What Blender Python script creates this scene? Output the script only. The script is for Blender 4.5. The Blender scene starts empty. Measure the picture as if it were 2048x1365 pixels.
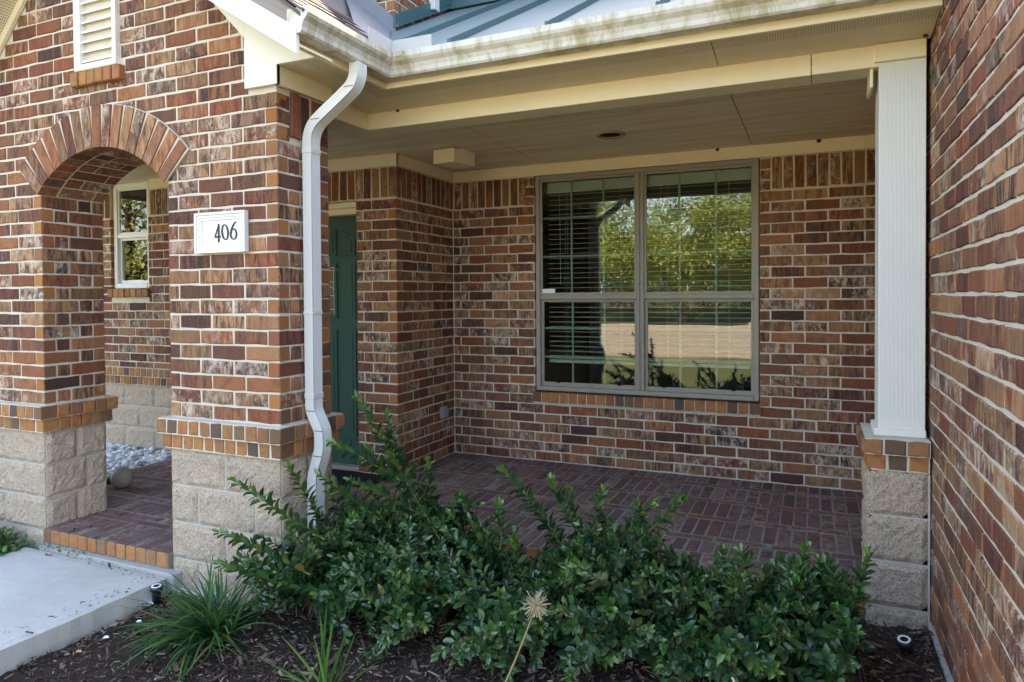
import bpy, math, random, zlib
import numpy as np
from mathutils import Vector, Matrix

random.seed(7); RS = np.random.RandomState(11)
scene = bpy.context.scene
col = scene.collection
R = math.radians

# ------------------------------------------------------------------ camera
EYE = 1.359
YAW, PIT, ROL, FPX, CYP = R(23.8138), R(-0.9672), R(-0.3857), 1376.33, 615.377
_fw = Vector((-math.sin(YAW)*math.cos(PIT), math.cos(YAW)*math.cos(PIT), math.sin(PIT)))
_rt = Vector((math.cos(YAW), math.sin(YAW), 0)); _up = _rt.cross(_fw)
CR = _rt*math.cos(ROL) + _up*math.sin(ROL); CU = _up*math.cos(ROL) - _rt*math.sin(ROL)
cam = bpy.data.cameras.new('camera'); camo = bpy.data.objects.new('camera', cam); col.objects.link(camo)
camo.matrix_world = Matrix(((CR.x, CU.x, -_fw.x, 0), (CR.y, CU.y, -_fw.y, 0), (CR.z, CU.z, -_fw.z, EYE), (0, 0, 0, 1)))
cam.sensor_width = 36; cam.lens = FPX/2048*36; cam.shift_y = -(682.5-CYP)/2048
cam.clip_start = 0.05; cam.clip_end = 600
scene.camera = camo

# ------------------------------------------------------------------ sky, sun, exposure
SUN_EL, SUN_AZ = R(45), R(4)           # azimuth clockwise from +Y
w = bpy.data.worlds.new('World'); scene.world = w; w.use_nodes = True
nt = w.node_tree; bg = nt.nodes['Background']
sky = nt.nodes.new('ShaderNodeTexSky'); sky.sky_type = 'NISHITA'; sky.sun_disc = False
sky.sun_elevation = SUN_EL; sky.sun_rotation = SUN_AZ; sky.air_density = 1.0; sky.dust_density = 2.0; sky.ozone_density = 1.0
nt.links.new(sky.outputs[0], bg.inputs[0]); bg.inputs[1].default_value = 0.14
sl = bpy.data.lights.new('sun', 'SUN'); sl.energy = 5.0; sl.angle = R(0.53); sl.color = (1.0, 0.90, 0.74)
so = bpy.data.objects.new('sun', sl); col.objects.link(so)
sdir = Vector((math.cos(SUN_EL)*math.sin(SUN_AZ), math.cos(SUN_EL)*math.cos(SUN_AZ), math.sin(SUN_EL)))
so.rotation_euler = sdir.to_track_quat('Z', 'Y').to_euler(); so.location = (8, 14, 20)
scene.view_settings.view_transform = 'Standard'; scene.view_settings.look = 'None'
scene.view_settings.gamma = 1; scene.view_settings.exposure = 3.15
scene.view_settings.use_white_balance = True; scene.view_settings.white_balance_temperature = 7350; scene.view_settings.white_balance_tint = 12
scene.cycles.use_denoising = True
scene.cycles.max_bounces = 8; scene.cycles.diffuse_bounces = 5; scene.cycles.glossy_bounces = 4
scene.cycles.transparent_max_bounces = 12; scene.cycles.sample_clamp_indirect = 8

# ------------------------------------------------------------------ pixel helpers (2048 x 1365 photograph)
def _ray(u, v): return _fw*FPX + CR*(u-1024) + CU*(CYP-v)
def px(u, v, ax, val):
    d = _ray(u, v); o = Vector((0, 0, EYE)); return o + d*((val-o[ax])/d[ax])
def pj(q):
    q = Vector(q)-Vector((0, 0, EYE)); d = _fw.dot(q)
    return (1024+FPX*CR.dot(q)/d, CYP-FPX*CU.dot(q)/d) if d > 0.05 else (-1e5, -1e5)
def inview(q, m=25):
    u, v = pj(q); return -m < u < 2048+m and -m < v < 1365+m

# ------------------------------------------------------------------ materials
class N:
    def __init__(s, name, rough=0.8, color=(.5, .5, .5), spec=0.3, metal=0.0):
        s.m = bpy.data.materials.new(name); s.m.use_nodes = True; s.t = s.m.node_tree; s.b = s.t.nodes['Principled BSDF']
        s.b.inputs['Base Color'].default_value = (*color, 1); s.b.inputs['Roughness'].default_value = rough
        s.b.inputs['Specular IOR Level'].default_value = spec; s.b.inputs['Metallic'].default_value = metal
    def n(s, typ, ins=None, **kw):
        nd = s.t.nodes.new('ShaderNode'+typ)
        for k, v in kw.items(): setattr(nd, k, v)
        for k, v in (ins or {}).items(): s.set(nd.inputs[k], v)
        return nd
    def set(s, sock, v):
        if isinstance(v, bpy.types.NodeSocket): s.t.links.new(v, sock)
        elif isinstance(v, bpy.types.Node): s.t.links.new(v.outputs[0], sock)
        else: sock.default_value = v
    def math(s, op, a, b=0.0, c=None, clamp=False):
        nd = s.n('Math', {0: a, 1: b}, operation=op, use_clamp=clamp)
        if c is not None: s.set(nd.inputs[2], c)
        return nd.outputs[0]
    def vmath(s, op, a, b=(0, 0, 0)):
        nd = s.n('VectorMath', {0: a, 1: b}, operation=op); return nd.outputs[0]
    def noise(s, vec, scale, detail=3, rough=.55, dist=0.0):
        nd = s.n('TexNoise', {'Vector': vec, 'Scale': scale, 'Detail': detail, 'Roughness': rough, 'Distortion': dist}); return nd.outputs[0]
    def ramp(s, fac, stops, interp='LINEAR'):
        nd = s.n('ValToRGB', {0: fac}); cr = nd.color_ramp; cr.interpolation = interp
        while len(cr.elements) > 1: cr.elements.remove(cr.elements[-1])
        for i, (p, c) in enumerate(stops):
            e = cr.elements[0] if i == 0 else cr.elements.new(p)
            e.position = p; e.color = (*c, 1) if len(c) == 3 else c
        return nd.outputs[0]
    def mix(s, f, a, b, mode='MIX'):
        nd = s.n('Mix', data_type='RGBA', blend_type=mode); s.set(nd.inputs[0], f)
        for sk, v in ((nd.inputs[6], a), (nd.inputs[7], b)):
            s.set(sk, (*v, 1) if isinstance(v, tuple) and len(v) == 3 else v)
        return nd.outputs[2]
    def smooth(s, v, a, b):
        nd = s.n('MapRange', {0: v, 1: a, 2: b, 3: 0.0, 4: 1.0}, interpolation_type='SMOOTHSTEP'); return nd.outputs[0]
    def bump(s, h, strength=.4, dist=.004, prev=None):
        nd = s.n('Bump', {'Height': h, 'Strength': strength, 'Distance': dist})
        if prev is not None: s.set(nd.inputs['Normal'], prev)
        s.set(s.b.inputs['Normal'], nd.outputs[0]); return nd.outputs[0]
    def pos(s): return s.n('NewGeometry').outputs['Position']
    def rnd(s, k=1.0):
        g = s.n('NewGeometry').outputs['Random Per Island']; o = s.n('ObjectInfo').outputs['Random']
        return s.math('FRACT', s.math('ADD', s.math('MULTIPLY', g, 5.37*k), s.math('MULTIPLY', o, 11.93*k)))
    def color(s, c): s.set(s.b.inputs['Base Color'], c); return s
    def rough(s, c): s.set(s.b.inputs['Roughness'], c); return s
M = {}

def brick_mat(name, face, second, head, white=1.0, streak=(42, 42, 7), bump=.5):
    k = N(name, .86, spec=.22); P = k.pos(); r1, r2, r3 = k.rnd(1.0), k.rnd(2.37), k.rnd(5.11)
    off = k.n('CombineXYZ', {0: k.math('MULTIPLY', r1, 31.0), 1: k.math('MULTIPLY', r2, 17.0), 2: k.math('MULTIPLY', r3, 23.0)}).outputs[0]
    V = k.vmath('ADD', P, off); VS = k.vmath('MULTIPLY', V, streak)
    st = k.noise(VS, 1.0, 5, .65, .6); bl = k.noise(V, 14.0, 3, .6, .8); gr = k.noise(V, 170.0, 4, .75)
    wn = k.noise(k.vmath('MULTIPLY', V, (1, 1, .55)), 26.0, 7, .78, .7); sm = k.noise(V, 7.0, 2, .5)
    c = k.mix(k.smooth(st, .36, .62), k.ramp(r1, face), k.ramp(r2, second))
    dark = k.math('MULTIPLY', k.smooth(bl, .47, .66), k.math('MULTIPLY', r3, .85))
    c = k.mix(dark, c, (.040, .028, .028))
    wf = k.math('MULTIPLY', k.smooth(k.math('ADD', wn, k.math('MULTIPLY', sm, .35)), .62, .84), k.math('MULTIPLY', k.smooth(r3, .45, .95), .82*white))
    c = k.mix(wf, c, (.66, .53, .41))
    c = k.mix(k.math('MULTIPLY', k.smooth(gr, .52, .72), .30), c, (.46, .34, .25))
    c = k.mix(k.math('MULTIPLY', k.smooth(gr, .50, .30), .35), c, (.03, .022, .02))
    nx = k.n('SeparateXYZ', {0: k.n('TexCoord').outputs['Normal']}).outputs[0]
    hd = k.smooth(k.math('ABSOLUTE', nx), .6, .9)
    hc = k.mix(k.math('MULTIPLY', bl, .5), k.ramp(r2, head), (.12, .07, .045))
    c = k.mix(hd, c, hc)
    c = k.mix(k.math('MULTIPLY', gr, .35), c, (.06, .05, .045), 'MULTIPLY') if False else c
    k.color(c)
    h = k.math('ADD', k.math('MULTIPLY', gr, .5), k.math('ADD', k.math('MULTIPLY', st, .5), k.math('MULTIPLY', bl, .7)))
    k.bump(h, bump, .004)
    return k.m
FACE = [(0, (.032, .021, .021)), (.16, (.070, .032, .027)), (.32, (.165, .042, .027)), (.46, (.085, .040, .031)), (.60, (.235, .098, .048)), (.74, (.215, .050, .026)), (.88, (.380, .195, .098)), (1, (.110, .050, .035))]
SECOND = [(0, (.320, .125, .052)), (.25, (.052, .030, .027)), (.5, (.420, .228, .110)), (.75, (.130, .040, .028)), (1, (.300, .112, .046))]
HEAD = [(0, (.440, .185, .056)), (.35, (.370, .150, .050)), (.6, (.280, .130, .055)), (.78, (.420, .120, .042)), (.9, (.080, .060, .048)), (1, (.400, .180, .060))]
M['brick'] = brick_mat('brick_face', FACE, SECOND, HEAD)
PFACE = [(0, (.085, .058, .058)), (.3, (.150, .078, .068)), (.5, (.120, .078, .072)), (.7, (.190, .090, .070)), (.85, (.230, .165, .140)), (1, (.110, .082, .080))]
M['paver'] = brick_mat('paver_face', PFACE, [(0, (.125, .078, .072)), (.5, (.180, .100, .085)), (1, (.250, .180, .155))], HEAD, .55, (14, 14, 14), .35)
k = N('brick_end', .85, spec=.22); P = k.pos(); r = k.rnd(3.3); n1 = k.noise(P, 28, 4, .65, .6); g = k.noise(P, 180, 3, .7)
c = k.ramp(r, [(0, (0.425, 0.200, 0.073)), (.3, (0.375, 0.163, 0.062)), (.5, (0.275, 0.144, 0.069)), (.66, (0.438, 0.163, 0.062)), (.80, (0.188, 0.106, 0.060)), (.90, (0.077, 0.065, 0.057)), (1, (0.413, 0.206, 0.083))])
c = k.mix(k.math('MULTIPLY', k.smooth(n1, .45, .75), .6), c, (.13, .068, .042)); c = k.mix(k.math('MULTIPLY', k.smooth(g, .6, .75), .25), c, (.42, .30, .2))
k.color(c); k.bump(k.math('ADD', g, n1), .45, .004); M['head'] = k.m

def simple(name, color, rough=.7, spec=.3, var=.12, scale=6.0, bump=0.0, bscale=120.0, metal=0.0, bdist=.003, tint=None):
    k = N(name, rough, color, spec, metal); P = k.pos()
    n1 = k.noise(P, scale, 5, .65)
    lo = tuple(max(0, x*(1-var)) for x in color); hi = tuple(min(1, x*(1+var)) for x in color)
    c = k.mix(n1, lo, hi)
    if tint: c = k.mix(k.math('MULTIPLY', k.smooth(k.noise(P, tint[0], 6, .7, .5), tint[1], tint[2]), tint[4]), c, tint[3])
    k.color(c)
    if bump: k.bump(k.noise(P, bscale, 4, .7), bump, bdist)
    M[name] = k.m; return k
simple('mortar', (.60, .535, .44), .95, .1, .16, 9, .7, 190, bdist=.004, tint=(5, .55, .8, (.42, .375, .31), .6))
simple('floor_mortar', (.27, .245, .225), .95, .1, .22, 6, .6, 190)
simple('block', (.72, .565, .43), .95, .12, .2, 11, 1.0, 130, bdist=.02, tint=(105, .48, .62, (.30, .225, .165), .75))
simple('block_mortar', (.47, .45, .41), .95, .1, .1, 9, .5, 160)
simple('cement', (.36, .345, .32), .92, .15, .18, 5, .5, 200, tint=(9, .5, .75, (.24, .22, .2), .5))
k = simple('trim', (.80, .70, .50), .55, .35, .05, 4, 0)  # same off-white paint as the post, with warm bounce light put into the colour
P = k.pos(); k.bump(k.noise(k.vmath('MULTIPLY', P, (6, 6, 190)), 1, 3, .6), .22, .0025)
k = simple('post_paint', (.70, .68, .63), .55, .35, .04, 4, 0)
P = k.pos(); wv = k.n('TexWave', {'Vector': P, 'Scale': 62.0, 'Distortion': .25, 'Detail': 1.0}, wave_type='BANDS', bands_direction='X').outputs['Fac']
k.bump(wv, .32, .002)
simple('rake_paint', (.74, .71, .64), .5, .35, .03, 3)
k = simple('ceiling_paint', (.60, .525, .415), .75, .2, .1, 3)
P = k.pos(); st = k.noise(k.vmath('MULTIPLY', P, (1.2, 26, 1)), 1, 4, .65)
k.color(k.mix(k.smooth(st, .35, .7), (.78, .67, .49), (.62, .52, .37))); k.bump(k.noise(k.vmath('MULTIPLY', P, (9, 170, 9)), 1, 3, .6), .2, .002)
# perforated soffit: rows of little holes near the outer edge
def soffit_mat(name, axis, v0, v1, rake=False):
    k = N(name, .75, (.62, .55, .435), .2); P = k.pos()
    s = k.n('SeparateXYZ', {0: P}); a, b = (s.outputs[0], s.outputs[1]) if axis == 'Y' else (s.outputs[1], s.outputs[0])
    pa = k.math('SUBTRACT', k.math('FRACT', k.math('MULTIPLY', a, 90.0)), .5); pb = k.math('SUBTRACT', k.math('FRACT', k.math('MULTIPLY', b, 80.0)), .5)
    d = k.math('SQRT', k.math('ADD', k.math('MULTIPLY', pa, pa), k.math('MULTIPLY', pb, pb)))
    hole = k.math('SUBTRACT', 1.0, k.smooth(d, .20, .30))
    if v1 > v0:
        band = k.math('MULTIPLY', k.math('GREATER_THAN', b, v0), k.math('LESS_THAN', b, v1)); hole = k.math('MULTIPLY', hole, band)
    n1 = k.noise(P, 5, 5, .65)
    c = k.mix(n1, (.76, .655, .475), (.64, .54, .385)); k.color(k.mix(k.math('MULTIPLY', hole, .85), c, (.10, .085, .065)))
    M[name] = k.m
soffit_mat('soffit_front', 'Y', 3.17, 3.255); soffit_mat('soffit_side', 'X', -2.235, -2.145); soffit_mat('soffit_rake', 'X', -9, -4.05)
k = simple('gutter_paint', (.72, .69, .61), .45, .4, .06, 5)
P = k.pos(); z = k.n('SeparateXYZ', {0: P}).outputs[2]
dirt = k.math('MULTIPLY', k.smooth(k.noise(k.vmath('MULTIPLY', P, (9, 9, 3)), 1, 6, .75, .6), .40, .66), .85)
k.color(k.mix(dirt, (.66, .63, .55), (.34, .285, .135)))
simple('guard_metal', (.50, .50, .47), .5, .4, .12, 30, tint=(25, .5, .7, (.42, .41, .37), .6))
simple('downspout_paint', (.66, .665, .66), .38, .45, .04, 8, tint=(7, .6, .8, (.50, .46, .36), .35))
k = simple('metal_roof', (.135, .185, .185), .5, .35, .08, 2, tint=(6, .5, .8, (.19, .235, .23), .5))
simple('metal_trim', (.045, .115, .125), .42, .45, .1, 5)
k = N('shingle', .9, spec=.2); P = k.pos(); r = k.rnd(1.7)
c = k.ramp(r, [(0, (.17, .13, .12)), (.5, (.24, .185, .165)), (1, (.14, .11, .115))]); c = k.mix(k.smooth(k.noise(P, 240, 3, .7), .4, .7), c, (.10, .08, .08)); k.color(c); k.bump(k.noise(P, 260, 3, .7), .6, .004); M['shingle'] = k.m
simple('flashing', (.20, .20, .215), .5, .4, .1, 6)
simple('brown_trim', (.27, .215, .19), .6, .3, .1, 6)
simple('door_paint', (.026, .082, .068), .36, .4, .08, 3, .12, 60)
k = simple('aluminium', (.30, .275, .235), .45, .45, .14, 12, tint=(40, .55, .75, (.20, .18, .155), .5))
simple('white_frame', (.78, .77, .74), .45, .35, .04, 4)
simple('muntin', (.36, .40, .36), .5, .3, .05, 4)
simple('blind', (.70, .72, .66), .5, .35, .03, 4)
simple('room', (.20, .19, .18), .9, .1, .1, 1)
simple('dark', (.012, .011, .010), .8, .2, .2, 20)
simple('plaque_white', (.76, .76, .75), .45, .4, .02, 5)
simple('digit_black', (.03, .028, .028), .5, .3, .1, 20)
simple('concrete', (.50, .475, .43), .93, .15, .22, 2.2, .55, 230, bdist=.003, tint=(150, .50, .70, (.27, .25, .225), .7))
simple('soil', (.048, .035, .027), .97, .1, .35, 30, 1.0, 120, bdist=.012)
k = N('mulch', .95, spec=.15); r = k.rnd(1.3)
k.color(k.ramp(r, [(0, (.030, .021, .016)), (.35, (.065, .045, .033)), (.65, (.110, .078, .056)), (.88, (.17, .125, .09)), (.95, (.26, .20, .15)), (1, (.34, .28, .22))])); k.bump(k.noise(k.pos(), 300, 3, .7), .5, .003); M['mulch'] = k.m
simple('pebble', (.70, .71, .72), .7, .3, .16, 30, .2, 150)
k = N('leaf', .30, spec=.7); at = k.n('Attribute', attribute_name='young').outputs['Fac']; r = k.rnd(1.1); r2 = k.rnd(2.9)
c = k.ramp(r, [(0, (.014, .048, .022)), (.4, (.022, .072, .026)), (.75, (.040, .115, .034)), (.92, (.085, .140, .032)), (1, (.17, .14, .045))])
c = k.mix(at, c, (.105, .215, .030)); k.color(c); k.rough(k.math('ADD', .20, k.math('MULTIPLY', r2, .2)))
k.b.inputs['Transmission Weight'].default_value = 0.0; k.bump(k.noise(k.pos(), 220, 2, .5), .12, .002); M['leaf'] = k.m
def leafy(name, stops, rough=.45, young=None):
    k = N(name, rough, spec=.4); k.color(k.ramp(k.rnd(1.1), stops))
    tr = k.n('BsdfTranslucent', {0: k.ramp(k.rnd(1.1), [(p, tuple(min(1, x*1.5) for x in c)) for p, c in stops])})
    mx = k.n('MixShader', {0: .28, 1: k.b.outputs[0], 2: tr.outputs[0]}); k.t.links.new(mx.outputs[0], k.t.nodes['Material Output'].inputs[0]); M[name] = k.m
leafy('liriope_blade', [(0, (.020, .075, .028)), (.5, (.035, .115, .030)), (.8, (.055, .155, .030)), (.93, (.19, .21, .045)), (1, (.20, .13, .05))])
leafy('iris_blade', [(0, (.055, .165, .035)), (.6, (.085, .22, .040)), (1, (.15, .27, .06))])
leafy('ivy_leaf', [(0, (.025, .085, .030)), (.5, (.05, .145, .035)), (.85, (.085, .20, .04)), (1, (.26, .22, .05))])
leafy('tree_leaf', [(0, (.11, .16, .035)), (.5, (.19, .24, .045)), (.8, (.27, .30, .06)), (1, (.36, .32, .08))], .5)
leafy('autumn_leaf', [(0, (.30, .20, .05)), (.5, (.42, .20, .05)), (1, (.34, .28, .06))], .5)
simple('twig', (.10, .115, .035), .7, .3, .3, 30)
simple('woody', (.085, .065, .045), .85, .2, .3, 30)
simple('bark', (.10, .08, .062), .9, .2, .3, 8, .8, 30, bdist=.02)
simple('straw', (.52, .43, .27), .8, .2, .2, 40)
simple('stalk', (.36, .24, .14), .75, .2, .3, 30)
simple('black_plastic', (.018, .02, .024), .42, .5, .2, 40)
simple('lens_white', (.80, .82, .84), .3, .5, .02, 10)
simple('globe', (.33, .29, .245), .6, .3, .12, 12)
simple('lawn', (.078, .085, .034), .95, .1, .35, 1.2, .6, 40, bdist=.02, tint=(.35, .45, .7, (.15, .14, .055), .6))
simple('road', (.27, .225, .18), .93, .15, .1, .6, .3, 60)
simple('mat_rubber', (.012, .012, .013), .85, .2, .3, 60)
simple('outlet_cover', (.32, .33, .34), .5, .4, .05, 5)
simple('mud', (.10, .055, .03), .9, .1, .2, 60)
simple('roof_far', (.09, .075, .07), .9, .1, .2, 3)
k = N('glass', .0); k.t.nodes.remove(k.b)
fr = k.n('Fresnel', {'IOR': 1.52}); ga = k.math('ADD', k.math('MULTIPLY', fr.outputs[0], 1.35), .01, clamp=True)
wob = k.n('Bump', {'Height': k.noise(k.pos(), 1.6, 1, .4), 'Strength': .02, 'Distance': .05})
gl = k.n('BsdfGlossy', {'Color': (1, 1, 1, 1), 'Roughness': .012, 'Normal': wob.outputs[0]}); tp = k.n('BsdfTransparent', {0: (.80, .86, .83, 1)})
mx = k.n('MixShader', {0: ga, 1: tp.outputs[0], 2: gl.outputs[0]}); k.t.links.new(mx.outputs[0], k.t.nodes['Material Output'].inputs[0]); M['glass'] = k.m
k = N('door_glass', .25, (.16, .13, .10), .6); M['door_glass'] = k.m
simple('came', (.62, .56, .46), .4, .5, .1, 30)

# ------------------------------------------------------------------ mesh helpers
def link(name, me, mat=None, parent=None, loc=(0, 0, 0)):
    o = bpy.data.objects.new(name, me); col.objects.link(o)
    if mat is not None and me is not None and len(me.materials) == 0: me.materials.append(M[mat])
    o.location = loc
    if parent is not None:
        o.parent = parent
        if parent.get('_e') is not None: o.matrix_parent_inverse = Matrix.Translation(-Vector(parent.location))
    return o
def thing(name, label, cat, loc=(0, 0, 0), group=None):
    o = bpy.data.objects.new(name, None); col.objects.link(o); o.location = loc; o.empty_display_size = .1
    o['label'] = label; o['category'] = cat; o['_e'] = 1
    if group: o['group'] = group
    return o
def tag(o, label, cat, group=None):
    o['label'] = label; o['category'] = cat
    if group: o['group'] = group
    return o
def mesh(name, V, F, smooth=False):
    me = bpy.data.meshes.new(name); me.from_pydata([tuple(v) for v in V], [], F); me.update()
    if smooth: me.polygons.foreach_set('use_smooth', [True]*len(me.polygons))
    return me
class MB:
    def __init__(s): s.V = []; s.F = []
    def add(s, V, F):
        b = len(s.V); s.V += [tuple(v) for v in V]; s.F += [tuple(i+b for i in f) for f in F]; return s
    def box(s, x0, x1, y0, y1, z0, z1, bev=0.0):
        if bev <= 0:
            V = [(x, y, z) for z in (z0, z1) for y in (y0, y1) for x in (x0, x1)]
            return s.add(V, [(0, 2, 3, 1), (4, 5, 7, 6), (0, 1, 5, 4), (2, 6, 7, 3), (0, 4, 6, 2), (1, 3, 7, 5)])
        b = min(bev, (x1-x0)*.45, (y1-y0)*.45, (z1-z0)*.45); V = []; ids = {}
        for sx in (0, 1):
            for sy in (0, 1):
                for sz in (0, 1):
                    X, Y, Z = (x0, x1)[sx], (y0, y1)[sy], (z0, z1)[sz]; dx, dy, dz = (b, -b)[sx], (b, -b)[sy], (b, -b)[sz]
                    for a, q in enumerate(((X, Y+dy, Z+dz), (X+dx, Y, Z+dz), (X+dx, Y+dy, Z))): ids[sx, sy, sz, a] = len(V); V.append(q)
        F = []
        for a in range(3):
            o = [i for i in range(3) if i != a]
            for sd in (0, 1):
                lp = []
                for p, q in ((0, 0), (1, 0), (1, 1), (0, 1)):
                    c = [0, 0, 0]; c[a] = sd; c[o[0]] = p; c[o[1]] = q; lp.append(ids[c[0], c[1], c[2], a])
                F.append(tuple(lp))
            for p in (0, 1):
                for q in (0, 1):
                    c0 = [0, 0, 0]; c0[o[0]] = p; c0[o[1]] = q; c1 = list(c0); c1[a] = 1
                    F.append((ids[(*c0, o[0])], ids[(*c1, o[0])], ids[(*c1, o[1])], ids[(*c0, o[1])]))
        for sx in (0, 1):
            for sy in (0, 1):
                for sz in (0, 1): F.append(tuple(ids[sx, sy, sz, a] for a in range(3)))
        return s.add(V, F)
    def prism(s, poly, a0, a1, axis='Y'):
        n = len(poly); V = []
        for a in (a0, a1):
            for p, q in poly: V.append({'Y': (p, a, q), 'X': (a, p, q), 'Z': (p, q, a)}[axis])
        F = [tuple(range(n)), tuple(range(2*n-1, n-1, -1))]+[(i, (i+1) % n, n+(i+1) % n, n+i) for i in range(n)]
        return s.add(V, F)
    def tube(s, pts, rad, seg=6, cap=True):
        pts = [Vector(p) for p in pts]; rings = []
        for i, p in enumerate(pts):
            t = (pts[min(i+1, len(pts)-1)]-pts[max(i-1, 0)]).normalized()
            a = t.orthogonal() if i == 0 else (prev - t*prev.dot(t)); a.normalize(); prev = a; b = t.cross(a)
            r = rad[i] if isinstance(rad, (list, tuple)) else rad
            rings.append([p+(a*math.cos(2*math.pi*j/seg)+b*math.sin(2*math.pi*j/seg))*r for j in range(seg)])
        V = [v for rg in rings for v in rg]; F = []
        for i in range(len(pts)-1):
            for j in range(seg): F.append((i*seg+j, i*seg+(j+1) % seg, (i+1)*seg+(j+1) % seg, (i+1)*seg+j))
        if cap: F.append(tuple(range(seg-1, -1, -1))); F.append(tuple((len(pts)-1)*seg+j for j in range(seg)))
        return s.add(V, F)
    def lathe(s, prof, c, seg=24, axis=Vector((0, 0, 1))):
        ax = Vector(axis).normalized(); a = ax.orthogonal().normalized(); b = ax.cross(a); V = []; F = []; c = Vector(c)
        for r, h in prof:
            for j in range(seg): V.append(c+ax*h+(a*math.cos(2*math.pi*j/seg)+b*math.sin(2*math.pi*j/seg))*max(r, 1e-4))
        for i in range(len(prof)-1):
            for j in range(seg): F.append((i*seg+j, i*seg+(j+1) % seg, (i+1)*seg+(j+1) % seg, (i+1)*seg+j))
        return s.add(V, F)
    def build(s, name, mat, parent=None, smooth=False, label=None):
        o = link(name, mesh(name, s.V, s.F, smooth), mat, parent)
        if label: o['label'] = label
        return o
def box(name, mat, parent, x0, x1, y0, y1, z0, z1, bev=0.0, label=None):
    return MB().box(min(x0, x1), max(x0, x1), min(y0, y1), max(y0, y1), min(z0, z1), max(z0, z1), bev).build(name, mat, parent, label=label)
def struct(o): o['kind'] = 'structure'; return o
def stuff(o): o['kind'] = 'stuff'; return o

# ------------------------------------------------------------------ bricks
CZ, J, BL, BD, BH = .0777, .0103, .2175, .070, .0674
def brick_mesh(L, D, H, seed, mat, ch=.0045, jit=.0026, rough=1):
    rg = random.Random(seed); xs = [-.5, -.17, .17, .5]; ring = [(x*L, -H/2) for x in xs]+[(x*L, H/2) for x in reversed(xs)]
    ring = [(x+rg.uniform(-jit, jit), z+rg.uniform(-jit, jit)) for x, z in ring]
    V = []
    for x, z in ring: V.append((x-math.copysign(ch, x)*(abs(x) > .4*L), rg.uniform(-.0012, .0012), z-math.copysign(ch, z)))
    for x, z in ring: V.append((x, ch+rg.uniform(-.0008, .0008), z))
    for x, z in ring: V.append((x, D, z))
    F = [(0, 1, 6, 7), (1, 2, 5, 6), (2, 3, 4, 5)]
    for i in range(8):
        j = (i+1) % 8; F.append((i, 8+i, 8+j, j)); F.append((8+i, 16+i, 16+j, 8+j))
    F.append(tuple(range(23, 15, -1)))
    me = mesh('brick', V, F); me.materials.append(M[mat]); return me
_bc = {}
def bmesh_for(L, H, D, mat, i):
    key = (round(L, 3), round(H, 3), round(D, 3), mat, i)
    if key not in _bc: _bc[key] = brick_mesh(L, D, H, zlib.crc32(repr(key).encode()) & 0xffff, mat)
    return _bc[key]
class Field:
    """bricks of one wall: those in view are parts of their own, the rest one joined part"""
    def __init__(s, wall, cap=300): s.wall = wall; s.j = MB(); s.jm = 'brick'; s.n = 0; s.cap = cap; s.head = MB()
    def brick(s, pos, rot, L, H=BH, D=BD, mat='brick', show=True, name='brick', tilt=0.0, proud=None):
        if L < .022: return
        stdL = BL if abs(L-BL) < .03 else (L if L < .12 else BL); i = random.randrange(5)
        me = bmesh_for(stdL if H < .1 else L, H, D, mat, i); sc = L/stdL if H < .1 else 1.0
        pr = random.uniform(-.0018, .0022) if proud is None else proud
        mt = Matrix.Translation(pos) @ Matrix.Rotation(rot, 4, 'Z') @ Matrix.Translation((0, -pr, 0)) @ Matrix.Rotation(tilt+random.uniform(-.004, .004), 4, 'Y') @ Matrix.Diagonal((sc, 1, 1, 1))
        if show and s.n < s.cap and inview(pos):
            o = link(name, me, None, s.wall); o.matrix_basis = mt; s.n += 1
        else:
            tgt = s.j if mat == 'brick' else s.head
            tgt.add([mt @ v.co for v in me.vertices], [tuple(p.vertices) for p in me.polygons])
    def done(s):
        if s.j.V: stuff(s.j.build('brick_field', 'brick', s.wall))
        if s.head.V: stuff(s.head.build('rowlock_field', 'head', s.wall))
def spans(a, b, start=0.0, L=BL, cut=None):
    """stretchers from a upward to b; first piece of length start when start > 0"""
    out = []; x = a
    if start > 0: out.append((x, min(x+start, b))); x += start+J
    while x < b-.02: out.append((x, min(x+L, b))); x += L+J
    return out
def clip(sp, holes):
    for h0, h1 in holes:
        r = []
        for a, b in sp:
            if b <= h0 or a >= h1: r.append((a, b)); continue
            if a < h0-.02: r.append((a, h0))
            if b > h1+.02: r.append((h1, b))
        sp = r
    return sp
def rowlocks(F, a, b, plane, rot, z0, z1, depth, n=None, show=True, w=.0645, name='brick'):
    n = n or max(1, round((b-a)/(w+J))); p = (b-a)/n
    for i in range(n):
        c = a+p*(i+.5); pos = (c, plane, (z0+z1)/2) if rot in (0, math.pi) else (plane, c, (z0+z1)/2)
        F.brick(pos, rot, p-J*.8, z1-z0, depth, 'head', show, name, proud=random.uniform(-.002, .003))
RF, RP, RM = 0.0, math.pi/2, -math.pi/2       # faces -Y, +X, -X

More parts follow.
